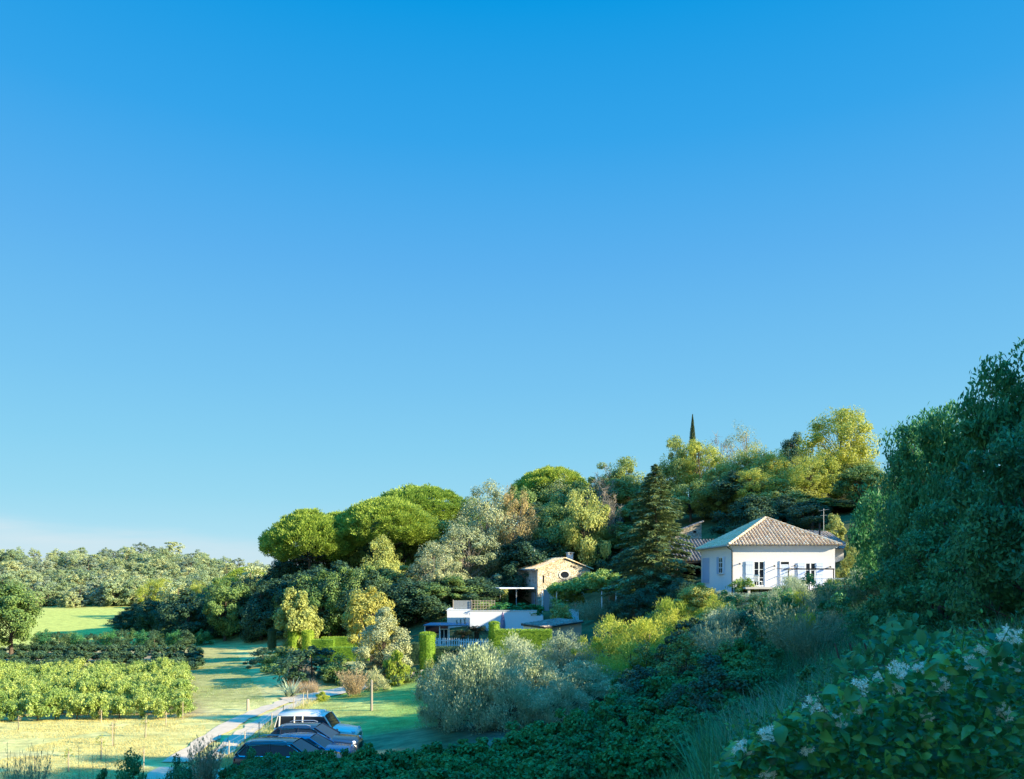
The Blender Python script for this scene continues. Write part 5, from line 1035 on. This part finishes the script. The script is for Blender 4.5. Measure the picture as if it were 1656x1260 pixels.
# olive grove, silver shrubs and yellow green shrubs between garden and camera
for px, D, top, wp, lab, key in ((775, 40, 1046, 150, 'olive tree with a silver sunlit top at the left of the grove', 'olive0'), (712, 43, 1070, 100, 'smaller olive tree at the left edge of the grove', 'olive1'), (868, 42, 1062, 170, 'broad olive tree in the middle of the grove, mostly in shade', 'olive1'), (950, 43, 1070, 150, 'shaded olive tree at the right end of the grove', 'olive0'), (825, 39, 1085, 120, 'olive tree in shade between the left and the broad olive trees', 'olive0'), (910, 38.5, 1100, 130, 'low olive tree at the front of the grove, all in shade', 'olive1'), (1000, 41, 1098, 120, 'low shaded olive tree nearest the yellow green thicket', 'olive1'),
                           (845, 52, 1028, 100, 'silver shrub with pale sunlit tips behind the olive grove', 'silver0'), (905, 53, 1022, 110, 'silver shrub below the flat roofed shed', 'silver1'), (790, 54, 1040, 90, 'pale silver shrub before the picket fence', 'silver1'), (740, 52, 1052, 80, 'pale silver shrub right of the yellow bush', 'silver0'), (715, 46, 1098, 56, 'low pale silver bush at the corner of the olive grove', 'silver0'),
                           (985, 50, 996, 120, 'yellow green upright shrub at the left of the sunlit thicket', 'willow0'), (1050, 47, 1000, 150, 'large yellow green upright shrub in the middle of the sunlit thicket', 'willow1'), (1090, 50, 985, 110, 'yellow green upright shrub at the right of the sunlit thicket', 'willow0'), (1020, 44, 1040, 140, 'green shrub with a shaded foot below the sunlit thicket', 'willow1'),
                           (1072, 53, 968, 90, 'yellow green shrub behind the middle of the sunlit thicket', 'willow1'), (1152, 52, 962, 90, 'sunlit yellow green shrub just below the left corner of the white house', 'willow0'), (1122, 49, 1000, 110, 'yellow green shrub in front of the tall golden one', 'willow1'), (1130, 54, 944, 90, 'tall golden green shrub below the left wall of the white house', 'gold0'), (1155, 50, 985, 70, 'sunlit leafy shrub hanging right of the golden one', 'limebush0'), (1105, 55, 962, 70, 'yellow green shrub left of the tall golden one', 'willow0'), (1170, 56, 955, 60, 'thin grey twiggy shrub at the corner of the white house', 'grey0')):
    T(key, px, D, top, wp, lab, 'olive_tree' if 'olive' in key else 'shrub', 'olive tree' if 'olive' in key else 'shrub')
# dark slope right of the olive grove
r = rng(19)
for i in range(22):
    px = 1150+300*r.random(); D = 30+22*r.random(); x = X(px, D); h = 1.4+1.2*r.random()
    plant_at(['silver0', 'plume1', 'willow1', 'silver1'][i % 4], x, D, h, h*1.3, label='blue green feathery shrub in shade among the darker shrubs below the white house', cat='shrub', name='shrub', group='feathery shrubs among the dark shrubs', crown='foliage')
r = rng(17)
for i in range(34):
    px = 1030+390*r.random(); D = 28+26*r.random(); x = X(px, D); h = 1.3+1.3*r.random()
    plant_at(['deepbush0', 'bush0', 'deepbush1', 'bush1'][i % 4], x, D, h, h*1.5, label='dark shaded shrub on the slope below the white house', cat='shrub', name='shrub', group='shaded shrubs below the white house', crown='foliage')
for i in range(16):
    px = 1330+330*r.random(); D = 12+12*r.random(); x = X(px, D); h = .9+.7*r.random()
    plant_at(['deepbush0', 'deepbush1'][i % 2], x, D, h, h*1.5, label='deep green shaded shrub under the big right thicket', cat='shrub', name='shrub', group='shaded shrubs under the right thicket', crown='foliage')
for i, (px, D, top, wp) in enumerate(((1215, 57, 958, 90), (1290, 57, 962, 100), (1365, 55, 935, 80), (1240, 53, 975, 100), (1330, 52, 975, 110), (1390, 48, 965, 90))):
    T('plume1' if i % 2 else 'silver0', px, D, top, wp, 'blue green feathery shrub in shade at the foot of the white house terrace', 'shrub', 'shrub', 'feathery shrubs below the terrace', crown='foliage')
# big dark thicket of drooping leaves at the right
for px, D, top, wp, lab, key in ((1650, 21, 566, 270, 'tallest dark drooping tree at the right edge of the view', 'deep0'), (1560, 25, 655, 210, 'dark drooping tree second from the right edge', 'deep1'), (1604, 23, 618, 210, 'dark drooping tree between the two tallest of the right thicket', 'deep1'), (1508, 28, 676, 220, 'dark drooping tree in the middle of the right thicket', 'deep0'), (1456, 38, 694, 185, 'dark drooping tree with thin leaves at the left side of the thicket', 'deep1'), (1412, 51, 800, 90, 'lowest dark drooping tree next to the white house', 'deep0'), (1610, 17, 760, 360, 'dark drooping tree in the front of the thicket', 'deep1'), (1520, 22, 812, 235, 'low drooping tree in the front left of the thicket', 'deep0'), (1700, 15, 690, 330, 'dark drooping tree cut by the right edge', 'deep1')):
    T(key, px, D, top, wp, lab, 'drooping_tree')
# grapevines
r = rng(23); nv = 0
for row in range(11):
    y = 49.6+row*2.05
    for i in range(22):
        x = -21.6-.42*(y-50)-i*1.28+r.normal()*.12
        if x < -.70*y-2: break
        yy = y-.10*(x+22)*.0+r.normal()*.12-(-.055*(x+21))*1.0
        h = 1.7*(.72+.5*r.random()); plant_at(f'vine{nv % 2}', x, yy, h, 2.0*(.85+.3*r.random()), label='bushy sunlit grapevine in the vineyard at left', cat='grapevine', name='grapevine', group='grapevines in the left vineyard', crown='foliage'); nv += 1
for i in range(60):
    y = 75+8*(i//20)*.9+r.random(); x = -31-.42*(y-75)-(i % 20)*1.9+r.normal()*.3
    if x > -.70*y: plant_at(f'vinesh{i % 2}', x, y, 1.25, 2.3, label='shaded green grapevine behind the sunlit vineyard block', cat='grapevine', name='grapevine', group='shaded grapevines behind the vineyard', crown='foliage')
nf = 0
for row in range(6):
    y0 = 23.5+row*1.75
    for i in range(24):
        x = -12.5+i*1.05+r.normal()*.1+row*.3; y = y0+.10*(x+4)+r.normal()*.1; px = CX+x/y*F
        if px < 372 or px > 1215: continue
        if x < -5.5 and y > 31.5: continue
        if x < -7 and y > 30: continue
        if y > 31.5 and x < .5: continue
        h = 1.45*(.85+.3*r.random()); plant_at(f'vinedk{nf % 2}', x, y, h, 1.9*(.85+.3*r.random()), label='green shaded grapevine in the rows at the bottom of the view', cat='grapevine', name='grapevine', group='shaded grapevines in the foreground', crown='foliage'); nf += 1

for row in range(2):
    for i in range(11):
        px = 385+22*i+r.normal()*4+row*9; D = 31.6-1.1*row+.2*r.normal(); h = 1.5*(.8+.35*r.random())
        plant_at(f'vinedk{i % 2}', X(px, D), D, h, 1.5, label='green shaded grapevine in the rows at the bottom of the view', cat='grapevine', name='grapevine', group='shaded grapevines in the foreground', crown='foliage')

# ------------------------------------------------------------------ grasses (nobody could count them)
def grass(name, n, f, h, w, m, seed, lean=.5, seg=2):
    r = rng(seed); P = f(r, n); P = np.concatenate([P, TZ(P[:, 0], P[:, 1])[:, None]-.02], 1); mb = MB(); blades(mb, r, P, h*(.5+.9*r.random(len(P))), w, lean, seg); tag(mb.build(name, m), kind='stuff')
def field_pts(r, n):
    y = 34+17*r.random(n); x = -17.2-(.68*y-16)*r.random(n); k = vnoise(x, y*2, 2.2, 9) > .28; return np.stack([x, y], 1)[k]
grass('dry_field_grass', 85000, field_pts, .085, .02, LM['drygrass'], 1)
grass('lawn_grass', 45000, lambda r, n: np.stack([-14+15*r.random(n), 44+16*r.random(n)], 1), .06, .018, LM['lawngrass'], 2)
grass('path_grass', 26000, lambda r, n: (lambda y: np.stack([-15.5-.42*(y-50)-6*r.random(n), y], 1))(53+34*r.random(n)), .08, .02, LM['lawngrass'], 3)
grass('track_edge_grass', 5000, lambda r, n: np.stack([-14.3+.35*r.normal(size=n), 35+20*r.random(n)], 1), .28, .022, LM['drygrass'], 4)
grass('slope_grass', 26000, lambda r, n: (lambda D, p: np.stack([X(p, D), D], 1))(7+30*r.random(n)**.8, 1130+560*r.random(n)), .85, .028, LM['deep'], 5, .7, 3)
grass('slope_grass', 12000, lambda r, n: (lambda D, p: np.stack([X(p, D), D], 1))(8+34*r.random(n), 1180+480*r.random(n)), .95, .012, LM['reed'], 6, .8, 3)
grass('bank_grass', 16000, lambda r, n: np.stack([-17+28*r.random(n), 17+13*r.random(n)], 1), .4, .018, LM['deep'], 7, .6)
grass('bank_grass', 9000, lambda r, n: np.stack([-24+14*r.random(n), 27+7.5*r.random(n)], 1), .35, .015, LM['reed'], 8, .6)
grass('bank_scrub', 9000, lambda r, n: (lambda y: np.stack([-14.0-.30*(y-56)-2.2*r.random(n), y], 1))(58+24*r.random(n)), .6, .03, LM['plume'], 9, .8)
# weeds and shrubs at the bottom left, close to the camera bank
r = rng(31)
for i, (px, D, top, wp, lab, key) in enumerate(((215, 26, 1216, 110, 'leafy green weed bush at the bottom left before the track', 'deepbush0'), (300, 27, 1222, 80, 'leafy weed bush right of the first one at the bottom left', 'deepbush1'), (405, 29, 1212, 90, 'leafy bush covering the rear of the black SUV', 'deepbush0'), (450, 28, 1226, 110, 'leafy bush before the black SUV wheels', 'deepbush1'), (40, 25, 1214, 70, 'sunlit twiggy weed at the bottom left corner', 'plume1'), (330, 31, 1195, 60, 'dry twiggy bush beside the gravel track', 'plume0'))):
    T(key, px, D, top, wp, lab, 'shrub', 'shrub', crown='foliage')
for i, (px, D, top) in enumerate(((128, 24, 1206), (150, 24, 1222), (172, 24, 1212), (318, 25, 1204), (12, 24, 1200), (345, 26, 1212))):
    x = X(px, D); z = tz(x, D); hgt = Z(top, D)-z; mb = MB(); rr2 = rng(i+60); mb.tube([(0, 0, -.1), (.03, 0, hgt*.5), (.02+.05*rr2.normal(), 0, hgt)], [.012, .01, .005], 4)
    n = 60; zz = hgt*(.35+.65*rr2.random(n)); P = np.stack([rr2.normal(size=n)*.05, rr2.normal(size=n)*.05, zz], 1); mb.leaves(P, unit(rr2.normal(size=(n, 3))+np.array((0, 0, 1.2))), rdir(rr2, n), .07, .016)
    tag(mb.build('weed_stalk', LM['reed'], loc=(x, D, z)), 'tall thin weed stalk before the dry grass at the bottom left', 'weed', 'weed stalks at the bottom left')

# ------------------------------------------------------------------ clematis in the near right corner
def leafshape(mb, r, C, A, N, L, W, curl=.18):
    """pointed oval leaves: 3 quads per side, folded on the midrib and curled"""
    k = len(C); A = unit(A); S = unit(np.cross(A, N)); N = np.cross(S, A); L = np.broadcast_to(L, (k,)); W = np.broadcast_to(W, (k,))
    us = [0, .22, .5, .78, 1]; ws = [.10, .85, 1, .6, .02]; rows = []
    for u, w in zip(us, ws):
        m_ = C+A*((u-.5)*L)[:, None]-N*(curl*L*(u-.4)**2*1.6)[:, None]
        for sg in (-1, 0, 1): rows.append(m_+S*(sg*w*W*.5)[:, None]+N*((abs(sg)*w*W*.16))[:, None])
    V = np.stack(rows, 1).reshape(-1, 3); f = np.array([(3*i+j, 3*i+j+1, 3*i+j+4, 3*i+j+3) for i in range(4) for j in range(2)])[None]; mb.add(V, ((np.arange(k)*15)[:, None, None]+f).reshape(-1, 4))
def mound(px, D):   # top row of the plant at this photo column
    return np.interp(px, [1140, 1200, 1260, 1330, 1400, 1480, 1560, 1640, 1760], [1270, 1215, 1180, 1140, 1105, 1075, 1060, 1045, 1020])
cl = thing('clematis', 'white flowered clematis with broad leaves in the near right corner', 'plant', (1.0, 2.0, tz(1, 2)))
off_ = -np.array(cl.location); r = rng(41); n = 11000; px = 1165+560*r.random(n); D = 2.15+1.5*r.random(n)**1.3
top = mound(px, D); py = top+(r.random(n)**1.25)*(1330-top)*(1)+r.normal(size=n)*8; fade = (D-2.15)*14; P = np.stack([X(px, D), D, Z(py-fade, D)], 1)
keep = P[:, 2] > TZ(P[:, 0], P[:, 1])+.05; P = P[keep]; n = len(P)
A = unit(r.normal(size=(n, 3))*np.array((1, .8, .5))+np.array((-.3, -.3, -.25))); N = unit(np.array((-.2, -.55, .75))+r.normal(size=(n, 3))*.45); s = .6+.7*r.random(n)
mb = MB(); s *= .75+.5*(r.random(n) < .25); leafshape(mb, r, P+off_, A, N, .042*s, .024*s*(.7+.6*r.random(n)), .3); o = mb.build('foliage', LM['clem'], cl, smooth=True); o['kind'] = 'stuff'
mb = MB()
for i in range(70):        # young shoots stand out of the mass
    pxs = 1180+480*r.random(); Ds = 2.15+.9*r.random(); b = np.array((X(pxs, Ds), Ds, Z(mound(pxs, 2)+6, Ds))); d = unit(np.array((r.normal()*.6-.2, r.normal()*.3, .5+.5*r.random()))); L = .05+.10*r.random(); k = 7; t = np.linspace(.15, 1, k)[:, None]
    Q = b+d*L*t-np.array((0, 0, .4))*(L*t)**2; mb.tube(np.array([b, Q[3], Q[6]])+off_, [.0016, .0012, .0006], 3); A2_ = unit(r.normal(size=(k, 3))*.7+d); leafshape(mb, r, Q+A2_*.012+off_, A2_, unit(r.normal(size=(k, 3))*.5+np.array((0, -.5, .7))), .026*(1.1-.5*t[:, 0]), .012*(1.1-.5*t[:, 0]), .3)
o2 = mb.build('shoots', LM['clem'], cl); o2['kind'] = 'stuff'
mb = MB()
for i in range(26):
    p = np.array((X(1190+480*r.random(), 2.2), 2.25+1.2*r.random(), 8.3)); p[2] = Z(mound(CX+p[0]/p[1]*F, 2)+100*r.random(), p[1]); d = unit(r.normal(size=3)*np.array((1, .5, .6))+np.array((-.2, -.1, .25))); q = [p+d*t*.2+np.array((0, 0, -.25*t*t*.4)) for t in np.linspace(0, 1, 6)]
    mb.tube(np.array(q)+off_, np.linspace(.0022, .001, 6), 4)
for i in range(5): b = np.array((.7+.25*i, 2.2+.1*i, tz(.7+.25*i, 2.2+.1*i))); mb.tube(np.array([b, b+(.05, -.1, .5), b+(-.05, -.25, 1.0)])+off_, [.012, .01, .006], 5)
mb.build('stem', BARK, cl)
FL = [(1243, 1190, 24), (1200, 1214, 24), (1245, 1256, 20), (1318, 1141, 26), (1391, 1112, 24), (1357, 1164, 18), (1388, 1140, 18), (1452, 1084, 24), (1418, 1096, 14), (1488, 1078, 16), (1522, 1105, 22), (1448, 1115, 18), (1360, 1232, 0), (1632, 1030, 26), (1610, 1065, 18), (1626, 1152, 20), (1570, 1072, 18), (1640, 1078, 16), (1590, 1050, 16), (1500, 1160, 14), (1305, 1215, 16)]
for px, py, sz_ in FL:
    if not sz_: continue
    D = 2.2; c = np.array((X(px, D), D, Z(py, D))); R_ = sz_/F*D*.8; mb = MB(); k = 22
    for i in range(k):
        fc = c+rdir(r, 1)[0]*R_*(.35+.6*r.random())*np.array((1, .6, 1)); m_ = 22; d = rdir(r, m_); 
        P0 = np.repeat(fc[None], m_, 0); mb.leaves(P0+d*R_*.19+off_, d, rdir(r, m_), R_*.34, R_*.045, 0)
        for a in range(4):
            d2 = unit(np.array((cos(a*1.57+i), -.5, sin(a*1.57+i)))); mb.leaves((fc+d2*R_*.16+off_)[None], d2[None], np.array([[0, -1., .3]]), R_*.26, R_*.11, .1)
    mb.build('flower_cluster', PETAL, cl)
# broad leaved bush behind the clematis
bl = thing('broadleaf_bush', 'dark broad leaved bush rising behind the clematis flowers', 'shrub', (2.0, 4.4, tz(2, 4.4))); off_ = -np.array(bl.location); n = 2600; px = 1335+230*r.random(n)**.8; D = 3.6+1.6*r.random(n)
top = np.interp(px, [1330, 1380, 1440, 1500, 1570], [1120, 1062, 1015, 1032, 1055]); P = np.stack([X(px, D), D, Z(top+r.random(n)**1.2*220+r.normal(size=n)*14, D)], 1); A = unit(r.normal(size=(n, 3))+np.array((-.2, -.2, -.6))); N = unit(np.array((-.2, -.7, .6))+r.normal(size=(n, 3))*.5); s = .5+.9*r.random(n)
mb = MB(); leafshape(mb, r, P+off_, A, N, .068*s, .036*s, .3); o = mb.build('foliage', LM['deep'], bl, smooth=True); o['kind'] = 'stuff'
mb = MB()
for i in range(9): b = np.array((2.0+.12*i, 4.2+.1*i, tz(2.0+.12*i, 4.2))); e = np.array((X(1350+24*i, 4.2), 4.2, Z(1040, 4.2))); mb.tube(np.array([b, (b+e)/2+(.05, 0, .1), e])+off_, [.012, .009, .004], 5)
mb.build('stem', BARK, bl)
